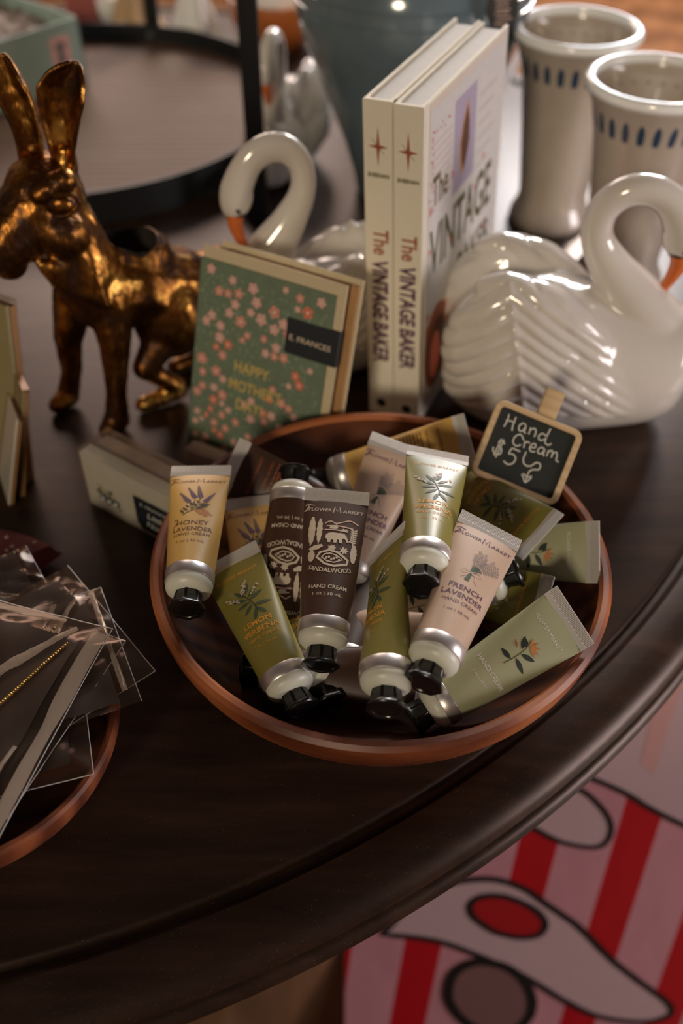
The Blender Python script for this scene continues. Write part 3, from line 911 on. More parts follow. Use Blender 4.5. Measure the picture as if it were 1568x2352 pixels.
    k.poly([(14, 40), (60, 4), (Wm - 4, 4), (Wm - 4, 55), (60, 96), (14, 90)], 'coral', 1)
    k.ellipse(40, 60, 30, 42, 'rust', 0, 2, 24); k.ellipse(40, 56, 22, 33, 'choc', 0, 3, 24); k.ellipse(36, 52, 12, 24, 'coral', 0, 4, 20); k.ellipse(48, 18, 18, 7, 'page_paper', 0, 2, 18)
    k.build('cover_artwork', lambda x, y, h: Vector((BT + h, x, y)), cc, 0)
    return r


ry = R(-25)
dx = Vector((math.cos(ry), math.sin(ry), 0))
p0 = Vector((.0255, .716, T + .0012))
book(p0, ry, R(-2.4), 'cream hardcover baking book, the left one of the standing pair')
book(p0 + dx * (BT + .0006), ry, R(-2.4), 'cream hardcover baking book, the right one, its illustrated front cover showing')

# ================================================================== GREETING CARDS WITH PINK FLOWERS
CW, CH = .130, .178
ux = Vector((.876, -.482, 0)).normalized(); uy = Vector((.025, .0456, .168)).normalized(); uz = ux.cross(uy)
c0 = Vector((-.134, .668, T + .0005))


def card_frame(root, off, up=0):
    root.matrix_world = Matrix.Translation(c0 - uz * off + Vector((0, 0, up)) + ux * (off * .3)) @ Matrix((ux, uy, uz)).transposed().to_4x4()


gc = thing('greeting_card', 'green floral greeting card with pink blossoms and gold lettering on its front', 'card')
card_frame(gc, 0)
bm = bmesh.new(); box(bm, 0, CW - .0075, 0, CH - .0095, .0022, .0028); box(bm, 0, CW - .0075, 0, CH - .0095, .0012, .0017); box(bm, 0, .0006, 0, CH - .0095, .0012, .0028)
fc_ = mesh_obj('folded_card', bm, 'card_green', gc, smooth=False)
bm = bmesh.new(); box(bm, .0005, CW, 0, CH, -.0008, .0008, .0003); mesh_obj('envelope', bm, 'envelope', gc, smooth=False)
bm = bmesh.new(); box(bm, CW - .046, CW + .0006, .113, .142, -.0014, .0033, .0005); lb = mesh_obj('label_band', bm, 'ink_navy', gc, smooth=False); lb['label'] = 'dark navy paper band with cream lettering'
k = Ink(); k.text('E. FRANCES', CW * 1000 - 24, 124.5, 6.2, 'cream', width=37, bold=.015)
k.build('band_lettering', lambda x, y, h: Vector((x, y, .0033 + h)), lb, 0)
k = Ink(); random.seed(21)
W1, H1 = (CW - .0075) * 1000, (CH - .0095) * 1000
for i in range(520):
    x, y = random.uniform(3, W1 - 4), random.uniform(4, H1 - 10)
    k.leaf(x, y, random.uniform(2.4, 4.2), random.uniform(1.1, 1.7), random.uniform(0, 6.28), random.choice(['sage', 'sage2', 'sage']), 0)
FL = [(155, 285, 9), (385, 395, 8), (255, 490, 9), (350, 515, 8), (460, 520, 9), (600, 475, 10), (925, 492, 6), (1072, 568, 8), (1280, 608, 9), (1060, 668, 6), (1160, 700, 11), (432, 618, 9), (648, 605, 10), (380, 695, 9), (598, 695, 8), (835, 695, 11), (710, 762, 11), (200, 712, 9), (145, 762, 9), (505, 780, 11), (300, 815, 9),
      (935, 808, 10), (850, 858, 10), (300, 925, 10), (985, 905, 9), (585, 912, 7), (538, 955, 6), (755, 945, 7), (395, 998, 9), (272, 1015, 7), (885, 1030, 9), (875, 1115, 8), (970, 1130, 9), (785, 1082, 8), (1090, 1055, 8), (130, 1125, 11), (345, 1098, 9), (148, 1255, 8), (292, 1252, 10), (1105, 1305, 9), (1243, 1252, 6),
      (370, 1335, 8), (158, 1395, 8), (283, 1415, 8), (105, 1452, 9), (1048, 1402, 6), (1152, 1395, 9), (890, 1440, 7), (378, 1495, 10), (290, 1540, 9), (685, 1558, 8), (612, 1588, 7), (865, 1535, 8), (992, 1575, 9), (1070, 1632, 8), (380, 1582, 6), (455, 1648, 7), (265, 1635, 7), (125, 1655, 7), (225, 1695, 6), (390, 1700, 8), (112, 1755, 7), (178, 1735, 5),
      (820, 1680, 8), (905, 1710, 9), (838, 1765, 8), (695, 1740, 9), (540, 1775, 8), (315, 1775, 8), (1130, 1720, 8), (440, 1838, 8), (325, 1858, 6), (1000, 1830, 9), (125, 1892, 6), (238, 1920, 8), (392, 1908, 8), (685, 1925, 7), (538, 1982, 7), (205, 1975, 6), (450, 2050, 7), (650, 2060, 8)]
for X, Yp, r in FL:
    # photo crop -> card plane (bilinear on the card's own corners)
    u = (X - 70) / 1340; top = 180 + 365 * u; bot = 2050 + 480 * u
    v = 1 - (Yp - top) / (bot - top)
    x, y = 3 + u * (W1 - 3) * (1.0 + (1 - v) * .045), v * H1
    rr = r * .46
    mcol = random.choice(['pink', 'palepink', 'palepink', 'coral', 'pink'])
    a0 = random.uniform(0, 6)
    for j in range(5):
        aa = a0 + j * 2 * math.pi / 5
        k.ellipse(x + rr * .52 * math.cos(aa), y + rr * .52 * math.sin(aa), rr * .52, rr * .42, mcol, aa, 1, 9)
    k.ellipse(x, y, rr * .3, rr * .3, 'blossom', 0, 2, 8)
k.text('HAPPY', 57, 84, 13, 'gold', width=33, bold=.015, lay=3); k.text('MOTHER\'S', 62, 68, 13, 'gold', width=50, bold=.015, lay=3); k.text('DAY!', 58, 52, 13, 'gold', width=25, bold=.015, lay=3)
k.build('printed_design', lambda x, y, h: Vector((x, y, .0028 + h)), fc_, 0)
g2 = thing('greeting_card', 'plain cream envelope and card standing behind the green floral card', 'card')
card_frame(g2, .012)
bm = bmesh.new(); box(bm, .006, CW + .0035, 0, CH + .0035, -.0008, .0008, .0003); mesh_obj('envelope', bm, 'envelope', g2, smooth=False)
bm = bmesh.new(); box(bm, .013, CW + .0015, 0, CH - .001, .0016, .0040, .0004); mesh_obj('folded_card', bm, 'kraft', g2, smooth=False)
g3 = thing('card_stand', 'small beige block standing in front of the green floral card', 'card holder', (-.108, .632, T), R(-28))
bm = bmesh.new(); box(bm, -.024, .024, -.008, .008, 0, .024, .004); mesh_obj('block', bm, 'rose_paper', g3)

# ================================================================== CLEAR BOX OF NOTE CARDS
nb = thing('note_card_box', 'clear plastic box of white note cards with a navy label, beside the bowl', 'note card box', (-.2075, .594, T), R(-34.5))
L_, D_, H_ = .108, .034, .060
bm = bmesh.new(); box(bm, .0006, L_ - .0006, .0016, D_ * .42, .0012, H_ - .004, .0006); mesh_obj('note_cards', bm, 'note_card', nb, smooth=False)
bm = bmesh.new(); box(bm, .0010, L_ - .001, D_ * .45, D_ - .002, .0012, H_ - .007, .0006); mesh_obj('envelope_bundle', bm, 'rose_paper', nb, smooth=False)
bm = bmesh.new(); box(bm, 0, L_, 0, D_, 0, H_, .0008); box(bm, .0005, L_ - .0005, .0005, D_ - .0005, .0005, H_ - .0005)
mesh_obj('clear_box', bm, 'acrylic', nb, smooth=False)
k = Ink(); random.seed(4)
for i in range(16):
    x = 15 + i * 1.35; y = 16 + 9 * math.sin(i * .75) * .5 + (i % 3) * 2
    k.leaf(x, y, random.uniform(4, 8), 1.4, random.uniform(.4, 2.8), 'greyblue'); k.ellipse(x, y + 4, 1.5, 1.3, 'navy' if i % 2 else 'faint', n=9)
for x in (20, 27, 34):
    k.ellipse(x, 18, 3.0, 3.0, 'greyblue', n=14); k.ellipse(x, 18, 1.7, 1.7, 'white', lay=1, n=12)
k.stroke([(14, 31), (20, 26), (28, 27), (33, 20)], .9, 'gold', sm=4)
k.build('printed_flowers', lambda x, y, h: Vector((x, .0002 - h * 3, y)), nb, 0)
k = Ink(); k.poly([(56, 12), (61, 6), (102, 6), (102, 40), (56, 40)], 'navy'); k.text('E. FRANCES', 78, 33, 4.2, 'white', width=30, lay=1)
k.text('Little', 78, 22.5, 9, 'white', lay=1, shear=.3); k.text('Notes', 78, 12.5, 9, 'white', lay=1, shear=.3)
lbm = k.build('label', lambda x, y, h: Vector((x, .0002 - h * 3, y)), nb, 0); lbm['label'] = 'navy label with white script lettering'

# ================================================================== CARDS AT THE LEFT EDGE
def side_card(loc, rz, lean, wd, ht, dp, mat, label):
    r = thing('boxed_card', label, 'card')
    r.matrix_world = Matrix.Translation(loc) @ Matrix.Rotation(rz, 4, 'Z') @ Matrix.Rotation(lean, 4, 'X')
    bm = bmesh.new(); box(bm, -wd, 0, 0, dp * .35, 0, ht, .0004); mesh_obj('card_front', bm, mat, r, smooth=False)
    bm = bmesh.new(); box(bm, -wd, -.0002, dp * .42, dp, .0005, ht - .002, .0004); mesh_obj('envelope', bm, 'kraft', r, smooth=False)
    bm = bmesh.new(); box(bm, -wd - .001, .0008, -.0008, dp + .0006, -.0002, ht + .003, .0003); mesh_obj('clear_sleeve', bm, 'cellophane', r, smooth=False)


side_card((-.265, .618, T + .0006), R(-30), R(-10), .12, .160, .010, 'olive_card', 'olive cream card in a clear sleeve, tallest at the left edge of the table')
side_card((-.2665, .602, T + .0006), R(-62), R(-14), .12, .102, .0045, 'olive_card', 'thin kraft backed card leaning in front of the tall olive card')
side_card((-.2735, .592, T + .0006), R(-66), R(-17), .12, .085, .0045, 'note_card', 'pale card, frontmost of the leaning cards at the left edge')

# ================================================================== CLOTH POUCH, SECOND BOWL, CELLOPHANE PACKETS
bm = bmesh.new(); N = 26
vs = [[None] * (N + 1) for _ in range(N + 1)]
A0, A1, A2, A3 = Vector((-.216, .533, .012)), Vector((-.255, .478, .010)), Vector((-.40, .48, .02)), Vector((-.36, .58, .02))
for i in range(N + 1):
    for j in range(N + 1):
        u, v = i / N, j / N; p = A0.lerp(A3, u).lerp(A1.lerp(A2, u), v)
        e = (min(u, 1 - u) * min(v, 1 - v) * 4) ** .3
        p.z = .006 + .032 * e + .006 * noise.noise(p * 30) * e + .006 * math.sin(u * 9 + v * 4) * e
        vs[i][j] = bm.verts.new(p)
for i in range(N):
    for j in range(N):
        bm.faces.new((vs[i][j], vs[i + 1][j], vs[i + 1][j + 1], vs[i][j + 1]))
g = bmesh.ops.solidify(bm, geom=bm.faces[:], thickness=.003)
pouch = thing('cloth_pouch', 'folded maroon cloth pouch with small pink dots, at the left edge', 'cloth pouch', (0, 0, T))
pm = mesh_obj('folded_cloth', bm, 'maroon_cloth', pouch)
bm = bmesh.new(); random.seed(9)
for q in range(24):
    i, j = random.randrange(1, N - 1), random.randrange(1, N - 1)
    u, v = i / N, j / N; p = A0.lerp(A3, u).lerp(A1.lerp(A2, u), v); e = (min(u, 1 - u) * min(v, 1 - v) * 4) ** .3
    p.z = .006 + .032 * e + .006 * noise.noise(p * 30) * e + .006 * math.sin(u * 9 + v * 4) * e + .0016
    ball(bm, p, .0017, (1, 1, .5), sub=1)
mesh_obj('dots', bm, 'ink_pinkish', pouch)['kind'] = 'stuff'

bm = bmesh.new(); bowl_mesh(bm, .098, .052, .006, .045)
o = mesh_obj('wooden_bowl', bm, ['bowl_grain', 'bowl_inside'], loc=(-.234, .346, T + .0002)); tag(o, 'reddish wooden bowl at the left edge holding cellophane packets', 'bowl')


def packet(corner, along, down, La, Ld, seed, label, chain=None, insert=True, sag=.006, folds=()):
    """corner = top right corner; along runs left along the top edge, down runs along the right edge"""
    r = thing('cellophane_packet', label, 'packet', group='cellophane packets in the small bowl')
    a = Vector(along).normalized(); d = Vector(down); d = (d - a * d.dot(a)).normalized(); n = a.cross(d)
    if n.z < 0:
        n = -n
    r.location = Vector(corner) + Vector((0, 0, T))
    random.seed(seed)

    def P_(u, v, lift=0):
        p = a * (u * La) + d * (v * Ld)
        h = sag * (noise.noise(Vector((u * 2.2 + seed, v * 1.6, seed))) + .5 * noise.noise(Vector((u * 6 - v * 3 + seed, v * 3, 3.1))))
        h += .0022 * abs(math.sin((u * 1.3 + v * .7) * 9 + seed)) ** 3 * (.4 + noise.noise(Vector((u * 4, v * 4, seed + 5))))
        e = min(1, 8 * min(u, 1 - u, v, 1 - v) + .15)
        return p + n * (h * e + lift * e)
    bm = bmesh.new(); nu, nv = 44, 54
    for lift in (0, .0035):
        g = [[bm.verts.new(P_(i / nu, j / nv, lift)) for j in range(nv + 1)] for i in range(nu + 1)]
        for i in range(nu):
            for j in range(nv):
                bm.faces.new((g[i][j], g[i + 1][j], g[i + 1][j + 1], g[i][j + 1]))
    mesh_obj('clear_film', bm, 'cellophane', r, autos=False)
    bm = bmesh.new(); tube(bm, [P_(0, j / 30, .0018) for j in range(31)], .00032, 6); tube(bm, [P_(i / 30, 0, .0018) for i in range(31)], .00032, 6)
    mesh_obj('sealed_edge', bm, 'crimp_film', r)
    if insert:
        bm = bmesh.new(); g = [[bm.verts.new(P_(.10 + .85 * i / 20, .09 + .86 * j / 20, .0014)) for j in range(21)] for i in range(21)]
        for i in range(20):
            for j in range(20):
                bm.faces.new((g[i][j], g[i + 1][j], g[i + 1][j + 1], g[i][j + 1]))
        mesh_obj('dark_card_insert', bm, 'dark_insert', r)
    for (u0, v0, u1, v1, w0_, w1_) in folds:
        bm = bmesh.new(); g = []; ln = math.hypot((u1 - u0) * La, (v1 - v0) * Ld); pu, pv = -(v1 - v0) * Ld / ln / La, (u1 - u0) * La / ln / Ld
        for i in range(31):
            t = i / 30; wd = (w0_ + (w1_ - w0_) * t) * (.85 + .3 * noise.noise(Vector((t * 5, seed, u0 * 9))))
            g.append([bm.verts.new(P_(u0 + (u1 - u0) * t + pu * wd * (q / 4 - 1), v0 + (v1 - v0) * t + pv * wd * (q / 4 - 1), .0040 + .25 * wd * (1 - (q / 4 - 1) ** 2) + .0006 * noise.noise(Vector((t * 20, q, seed))))) for q in range(9)])
        for A, B in zip(g, g[1:]):
            for q in range(8):
                bm.faces.new((A[q], A[q + 1], B[q + 1], B[q]))
        mesh_obj('film_crease', bm, 'film_fold', r, autos=False)
    if chain:
        (u0, v0), (u1, v1), nb_ = chain
        bm = bmesh.new()
        for i in range(nb_):
            t = i / (nb_ - 1)
            p = P_(u0 + (u1 - u0) * t, v0 + (v1 - v0) * t + .012 * math.sin(t * 7), .0030)
            ball(bm, p, .00135 if i % 3 else .0011, sub=1)
        mesh_obj('gold_bead_chain', bm, 'bead', r)
    return r


packet((-.196, .446, .060), (-.80, -.50, .0), (-.55, .62, .0), .09, .05, 5.3, 'small clear packet poking out behind the others, topmost corner by the maroon pouch', insert=True)
packet((-.161, .444, .066), (-.90, -.40, .0), (.02, -.95, .0), .12, .10, 1.7, 'clear packet with a short gold bead strand, behind the front packet', chain=((.30, .24), (.48, .48), 11), folds=((.06, .02, .06, .9, .002, .002), (.14, .02, .30, .30, .0016, .0028), (.26, .03, .36, .22, .003, .001), (.5, .02, .55, .3, .0026, .001)))
packet((-.117, .381, .058), (-.52, .62, .05), (-.40, -.72, -.05), .11, .12, 8.1, 'clear packet whose corner sticks out furthest right over the bowl rim', chain=((.36, .30), (.56, .66), 9))
packet((-.137, .398, .066), (-.90, .35, .0), (-.38, -.9, -.03), .12, .13, 4.4, 'clear packet lying directly under the front packet', insert=True)
packet((-.142, .306, .060), (-.9, -.25, 0), (-.10, .99, .06), .12, .10, 6.6, 'clear packet with its lower right corner just inside the bowl rim')
packet((-.143, .397, .080), (-.95, .28, .0), (-.20, -.97, -.07), .15, .150, 2.2, 'front cellophane packet with a long gold bead chain across it', chain=((.14, .13), (.36, .80), 60), sag=.008, folds=((.035, .04, .03, .96, .0055, .0035), (.14, .04, .34, .34, .002, .0055), (.34, .34, .60, .80, .0055, .002), (.20, .02, .95, .04, .0015, .007), (.10, .62, .12, .93, .0012, .0026), (.20, .70, .24, .95, .0018, .001)))

# ================================================================== ORGANIC FIGURES
def swan(name, loc, rz, sc, label, mat='porcelain', bh=1.0):
    """faces +x, base at z=0, y lateral"""
    bm = bmesh.new()
    prof = [(-.092, .060, .020, .022), (-.081, .062, .045, .042), (-.055, .068, .064, .058), (-.01, .066, .067, .066), (.040, .058, .058, .062), (.085, .056, .050, .054), (.108, .062, .036, .045), (.118, .066, .012, .018)]
    pts = smooth_path(prof, 4); rings = []
    for x, zc, ry_, rz_ in pts:
        rings.append([bm.verts.new((x, ry_ * math.cos(t), max(0.001, zc + rz_ * math.sin(t) * (1 if math.sin(t) > 0 else (zc + .006) / .062)))) for t in [2 * math.pi * i / 40 for i in range(40)]])
    for A, B in zip(rings, rings[1:]):
        for i in range(40):
            bm.faces.new((A[i], A[(i + 1) % 40], B[(i + 1) % 40], B[i]))
    bm.faces.new(rings[0]); bm.faces.new(rings[-1])
    # folded wings rise on both sides to a tail tip
    for s in (-1, 1):
        W_ = [(.060, .052, .012), (.047, .076, .020), (.026, .102, .026), (.0, .124, .028), (-.027, .142, .025), (-.050, .153, .017), (-.066, .152, .009)]
        for (x0, z0, r0), (x1, z1, r1) in zip(W_, W_[1:]):
            y0, y1 = s * (.036 - .10 * max(0, -x0)), s * (.036 - .10 * max(0, -x1))
            capsule(bm, (x0, y0, z0 - .012), r0 * .75, (x1, y1, z1 - .012), r1 * .75)
        ball(bm, (-.030, s * .034, .086), 1, (.066, .031, .060), Matrix.Rotation(R(38), 3, 'Y'))
    for v in bm.verts:
        v.co.z *= bh
    # neck
    nk = smooth_path([(.088, .058, .036), (.080, .082, .033), (.058, .115, .025), (.036, .142, .0175), (.020, .168, .0130), (.020, .192, .0122), (.034, .207, .0120), (.053, .209, .0122), (.070, .200, .0130), (.082, .183, .0150), (.087, .170, .0150), (.086, .160, .0115)], 5)
    tube(bm, [(x, 0, z) for x, z, r in nk], [r for x, z, r in nk], 28)
    ball(bm, (.0845, 0, .175), 1, (.0165, .0145, .0195))
    bm = fuse(bm, .0018, 9)
    ss = lambda t: (lambda q: q * q * (3 - 2 * q))(max(0, min(1, t)))
    for v in bm.verts:
        x, y, z = v.co
        front = ss((.070 - x - max(0, z - .05) * .55) / .03) * ss((abs(y) - .012) / .02)
        m_ = front * ss((z - .030) / .02) * ss((.160 - z) / .02)
        if m_ > 0:
            rach = -.026 + (z - .05) * -.22
            q = z * .95 + abs(x - rach) * (.62 if x < rach else .80)
            wv = abs(math.sin(q * math.pi / .0120))
            v.co += v.normal * m_ * (.0030 * (wv ** .6 - .5) + .0012 * math.exp(-((x - rach) / .0025) ** 2))
        lo = .034 + .010 * math.cos((x + .02) * 20)
        v.co += v.normal * .0034 * front * ss((z - lo + .0015) / .003) * ss((.12 - z) / .06)
    r = thing(name, label, 'swan figurine', loc, rz); r.scale = (sc, sc, sc)
    b = mesh_obj('swan_body', bm, mat, r)
    bm = bmesh.new()
    tube(bm, smooth_path([(.0855, 0, .164), (.0875, 0, .152), (.0850, 0, .140), (.0790, 0, .124), (.0782, 0, .121)], 5), [max(.0014, .0100 * (1 - (i / 20) ** 1.15) + .0012) for i in range(21)], 20, flat=.8)
    be = mesh_obj('beak', bm, 'beak_orange', r); be['label'] = 'orange beak'
    bm = bmesh.new(); tube(bm, [(.0855, 0, .1665), (.0870, 0, .1595)], [.0120, .0108], 24)
    mesh_obj('black_mask', bm, 'black_paint', r)
    for s in (-1, 1):
        bm = bmesh.new(); ball(bm, (.0905, s * .0118, .1725), .0024, sub=2); mesh_obj('eye', bm, 'black_paint', r)
        bm = bmesh.new(); tube(bm, [(.0850, s * .0125, .164), (.0880, s * .0125, .168), (.0905, s * .0125, .171)], [.0022, .0018, .0012], 8); mesh_obj('eye_stripe', bm, 'black_paint', r)
    return r


s2 = swan('swan_figurine', (.183, .722, T), R(-4), 1.02, 'white porcelain swan facing right, beside the right book')
s1 = swan('swan_figurine', (-.017, .795, T), R(180 + 16), 1, '', bh=.80); s1.scale = (.86, .80, 1.04)
tag(s1, 'white porcelain swan facing left, its neck rising behind the green card', 'swan figurine')
s3 = copy_tree(s2); s3.location = (-.070, 1.22, T); s3.rotation_euler = (0, 0, R(180 + 75)); s3.scale = (.72, .72, .80)
tag(s3, 'white swan figurine furthest back, mostly hidden behind the black iron post', 'swan figurine')
s1.name = s2.name = s3.name = 'swan_figurine'

# golden hare planter
hr = thing('hare_planter', 'antique gold hare figurine with an open planter hole in its back', 'figurine', (-.19, .73, T))
bm = bmesh.new(); cut = bmesh.new()
capsule(bm, (-.200, .722, .126), .033, (-.176, .745, .114), .036); capsule(bm, (-.176, .745, .114), .036, (-.146, .772, .094), .038)
capsule(bm, (-.212, .712, .150), .025, (-.200, .720, .122), .031)       # chest
capsule(bm, (-.216, .716, .186), .025, (-.205, .714, .150), .027)       # neck
ball(bm, (-.227, .716, .209), 1, (.031, .031, .033)); capsule(bm, (-.232, .710, .203), .030, (-.260, .690, .184), .0235); ball(bm, (-.270, .684, .183), .0190)
ball(bm, (-.214, .696, .190), 1, (.021, .018, .019)); ball(bm, (-.250, .716, .188), 1, (.017, .016, .017))   # cheeks
capsule(bm, (-.204, .698, .231), .0095, (-.222, .690, .224), .007)       # brow
ball(bm, (-.258, .692, .168), .015)                                      # chin
capsule(bm, (-.208, .722, .232), .010, (-.206, .722, .242), .007); capsule(bm, (-.230, .728, .232), .010, (-.231, .729, .242), .008)   # ear roots
for q in range(7):                                                       # ruff of tufts under the jaw
    capsule(bm, (-.232 + q * .0062, .690 + .0008 * q, .166 - .0016 * q), .0052, (-.226 + q * .0062, .689, .148 - .003 * q), .0030)
# haunches and back feet
ball(bm, (-.150, .740, .084), 1, (.033, .022, .038)); ball(bm, (-.128, .800, .080), 1, (.026, .02, .036))
capsule(bm, (-.158, .734, .066), .017, (-.174, .720, .046), .011); capsule(bm, (-.174, .720, .046), .010, (-.150, .735, .016), .009); capsule(bm, (-.150, .735, .011), .0095, (-.180, .717, .008), .0075)
capsule(bm, (-.128, .80, .05), .013, (-.125, .80, .014), .009); capsule(bm, (-.125, .80, .011), .0095, (-.158, .775, .008), .0075)
# front legs
capsule(bm, (-.190, .712, .122), .021, (-.190, .700, .088), .0145); capsule(bm, (-.190, .700, .088), .0140, (-.194, .692, .046), .0100); capsule(bm, (-.194, .692, .046), .0096, (-.198, .690, .016), .0108); capsule(bm, (-.198, .692, .012), .0118, (-.205, .680, .009), .0090)
capsule(bm, (-.222, .728, .122), .020, (-.238, .730, .072), .0130); capsule(bm, (-.238, .730, .072), .0125, (-.241, .729, .038), .0098); capsule(bm, (-.241, .729, .038), .0096, (-.248, .727, .014), .0103); capsule(bm, (-.248, .726, .012), .0108, (-.257, .716, .008), .0085)
ball(bm, (-.112, .800, .105), .015)                                      # tail
capsule(bm, (-.186, .740, .146), .024, (-.166, .752, .138), .0250)       # collar of the planter mouth
cut.free()
bm = fuse(bm, .0020, 6)
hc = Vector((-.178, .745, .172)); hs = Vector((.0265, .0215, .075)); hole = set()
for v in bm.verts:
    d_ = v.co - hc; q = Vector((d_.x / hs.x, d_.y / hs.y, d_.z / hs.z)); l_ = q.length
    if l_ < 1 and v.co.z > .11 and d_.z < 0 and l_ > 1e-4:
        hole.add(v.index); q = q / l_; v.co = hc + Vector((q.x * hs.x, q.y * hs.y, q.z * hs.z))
bm.normal_update()
for v in bm.verts:
    p = v.co
    hd = 1.0 if p.z > .17 else .55
    fur = noise.noise(Vector((p.x * 150, p.y * 150, p.z * 60))) + .5 * noise.noise(Vector((p.x * 340, p.y * 340, p.z * 140)))
    v.co += v.normal * .0011 * hd * fur
    v.co -= Vector((-.19, .73, 0))
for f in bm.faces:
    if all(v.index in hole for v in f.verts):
        f.material_index = 1  # hole faces take the painted shade
mesh_obj('hare_body', bm, ['gold', 'hollow_shade'], hr)


def ear(root, base, tip, facing, w0, w1, bend, cup, name='ear'):
    base, tip, facing = Vector(base), Vector(tip), Vector(facing).normalized(); ax = (tip - base).normalized(); facing = (facing - ax * facing.dot(ax)).normalized(); sd = ax.cross(facing)
    bm = bmesh.new(); nu, nv = 28, 20; g = []
    for i in range(nu + 1):
        s = i / nu; kk = [(0, w0), (.2, w0 * .5 + w1 * .35), (.45, w1 * .82), (.72, w1), (.88, w1 * .80), (.96, w1 * .5), (1.01, w1 * .18)]
        wd = next(a_[1] + (b_[1] - a_[1]) * (s - a_[0]) / (b_[0] - a_[0]) for a_, b_ in zip(kk, kk[1:]) if s <= b_[0])
        c_ = base.lerp(tip, s) + sd * bend * math.sin(math.pi * s)
        g.append([bm.verts.new(c_ + sd * (wd * q) + facing * (cup * wd * (abs(q) ** 2.2) - .0006 * noise.noise(Vector((s * 14, q * 6, 1))) * 2)) for q in [-1 + 2 * j / nv for j in range(nv + 1)]])
    for A, B in zip(g, g[1:]):
        for j in range(nv):
            bm.faces.new((A[j], A[j + 1], B[j + 1], B[j]))
    bmesh.ops.recalc_face_normals(bm, faces=bm.faces[:])
    bmesh.ops.solidify(bm, geom=bm.faces[:], thickness=.0034)
    o = mesh_obj(name, bm, 'gold', root, autos=False)
    sb = o.modifiers.new('s', 'SUBSURF'); sb.levels = 1; sb.render_levels = 1
    return o


O_ = Vector((-.19, .73, 0))
ear(hr, Vector((-.229, .728, .226)) - O_, Vector((-.240, .738, .308)) - O_, (-.45, -.95, .1), .0135, .0180, .008, .80)
ear(hr, Vector((-.206, .722, .228)) - O_, Vector((-.186, .728, .306)) - O_, (-.30, -1, .2), .0095, .0200, -.004, .85)
bm = bmesh.new(); ball(bm, Vector((-.2085, .6880, .2165)) - O_, 1, (.0100, .0060, .0078), sub=3); e_ = mesh_obj('eye', bm, 'gold', hr)
bm = bmesh.new(); tube(bm, [Vector((-.2085 + .0130 * math.cos(t), .6868 + .0045 * math.cos(t) ** 2, .2165 + .0088 * math.sin(t) + .002 * math.cos(t))) - O_ for t in [2 * math.pi * i / 24 for i in range(25)]], .0019, 8); mesh_obj('eyelid', bm, 'gold', e_)

# ================================================================== CUPS AND VASE
def beaker(label, loc, sc=1):
    bm = bmesh.new()
    lathe(bm, [(0, .006), (.030, .006), (.034, 0), (.046, 0), (.0475, .004), (.0455, .012), (.040, .022), (.0385, .032), (.040, .05), (.0455, .11), (.0525, .165), (.0590, .192), (.0630, .200), (.0650, .206), (.0648, .211), (.0625, .2125), (.0600, .210), (.0575, .203), (.0540, .190), (.0490, .165), (.0420, .11), (.0365, .05), (.034, .03), (0, .028)], 96)
    r = thing('ceramic_beaker', label, 'beaker', loc, 0, None); r.scale = (sc, sc, sc)
    mesh_obj('beaker_body', bm, 'dashed', r)
    bm = bmesh.new(); n = 96; tube(bm, [(.0622 * math.cos(2 * math.pi * i / n), .0622 * math.sin(2 * math.pi * i / n), .2085) for i in range(n)] + [(.0622, 0, .2085), (.0622 * math.cos(.07), .0622 * math.sin(.07), .2085)], .0056, 14, caps=False)
    rm = mesh_obj('rolled_rim', bm, 'white_porcelain', r); rm['label'] = 'bright white rolled rim'
    return r


beaker('tall cream ceramic beaker with blue dashes, the rear one beside the blue vase', (.244, 1.085, T + .0003), 1.0)
beaker('tall cream ceramic beaker with blue dashes, the front one at the right edge', (.295, .945, T + .0003), 1.0)
vs_ = thing('glazed_vase', 'large slate blue glazed vase with a pale shoulder line, behind the books', 'vase', (.078, 1.165, T + .0003))
bm = bmesh.new(); lathe(bm, [(0, .004), (.050, .004), (.054, 0), (.060, 0), (.061, .004), (.066, .03), (.082, .08), (.102, .13), (.120, .175), (.128, .205), (.1285, .225), (.122, .25), (.104, .275), (.082, .292), (.068, .305), (.062, .325), (.068, .345), (.074, .350), (.068, .350), (.056, .33), (.06, .30), (.10, .26), (.118, .21), (.05, .02), (0, .01)], 96)
mesh_obj('vase_body', bm, 'blue_glaze', vs_)
bm = bmesh.new()
for zz_, rr_ in ((.222, .1290), (.236, .1268)):
    n = 96; tube(bm, [(rr_ * math.cos(2 * math.pi * i / n), rr_ * math.sin(2 * math.pi * i / n), zz_) for i in range(n + 2)], .0011, 8, caps=False)
mesh_obj('throwing_rings', bm, 'blue_glaze', vs_)
hv = thing('vase_handle_ring', 'pale ceramic pitcher behind the blue vase at its left side', 'pitcher', (-.03, 1.33, T))
bm = bmesh.new(); lathe(bm, [(0, 0), (.05, 0), (.06, .01), (.085, .06), (.095, .12), (.085, .18), (.06, .22), (.055, .26), (.065, .28), (.060, .28), (.05, .26), (.05, .22), (.08, .16), (0, .02)], 64)
hv.location = (.155, 1.40, T + .0003); hv.name = 'white_pitcher'; hv['label'] = 'white ceramic pitcher standing behind the blue vase'
mesh_obj('pitcher_body', bm, 'white_porcelain', hv)
ht = thing('hang_tag', 'dark oval hang tag on the blue vase, at the top of the photo', 'tag', (.158, 1.046, T + .242))
bm = bmesh.new(); lathe(bm, [(0, -.0008), (.0165, -.0008), (.0168, 0), (.0165, .0008), (0, .0008)], 40)
for v in bm.verts:
    v.co.y *= 1.35
o = mesh_obj('tag_disc', bm, 'tag_black', ht); ht.rotation_euler = (R(78), R(0), R(8))
k = Ink(); random.seed(2)
for i in range(7):
    k.stroke([(-9 + random.uniform(0, 3), 13 - i * 4.4), (8 + random.uniform(-4, 2), 13 - i * 4.4 + random.uniform(-1, 1))], 1.1, 'pinkish', sm=2)
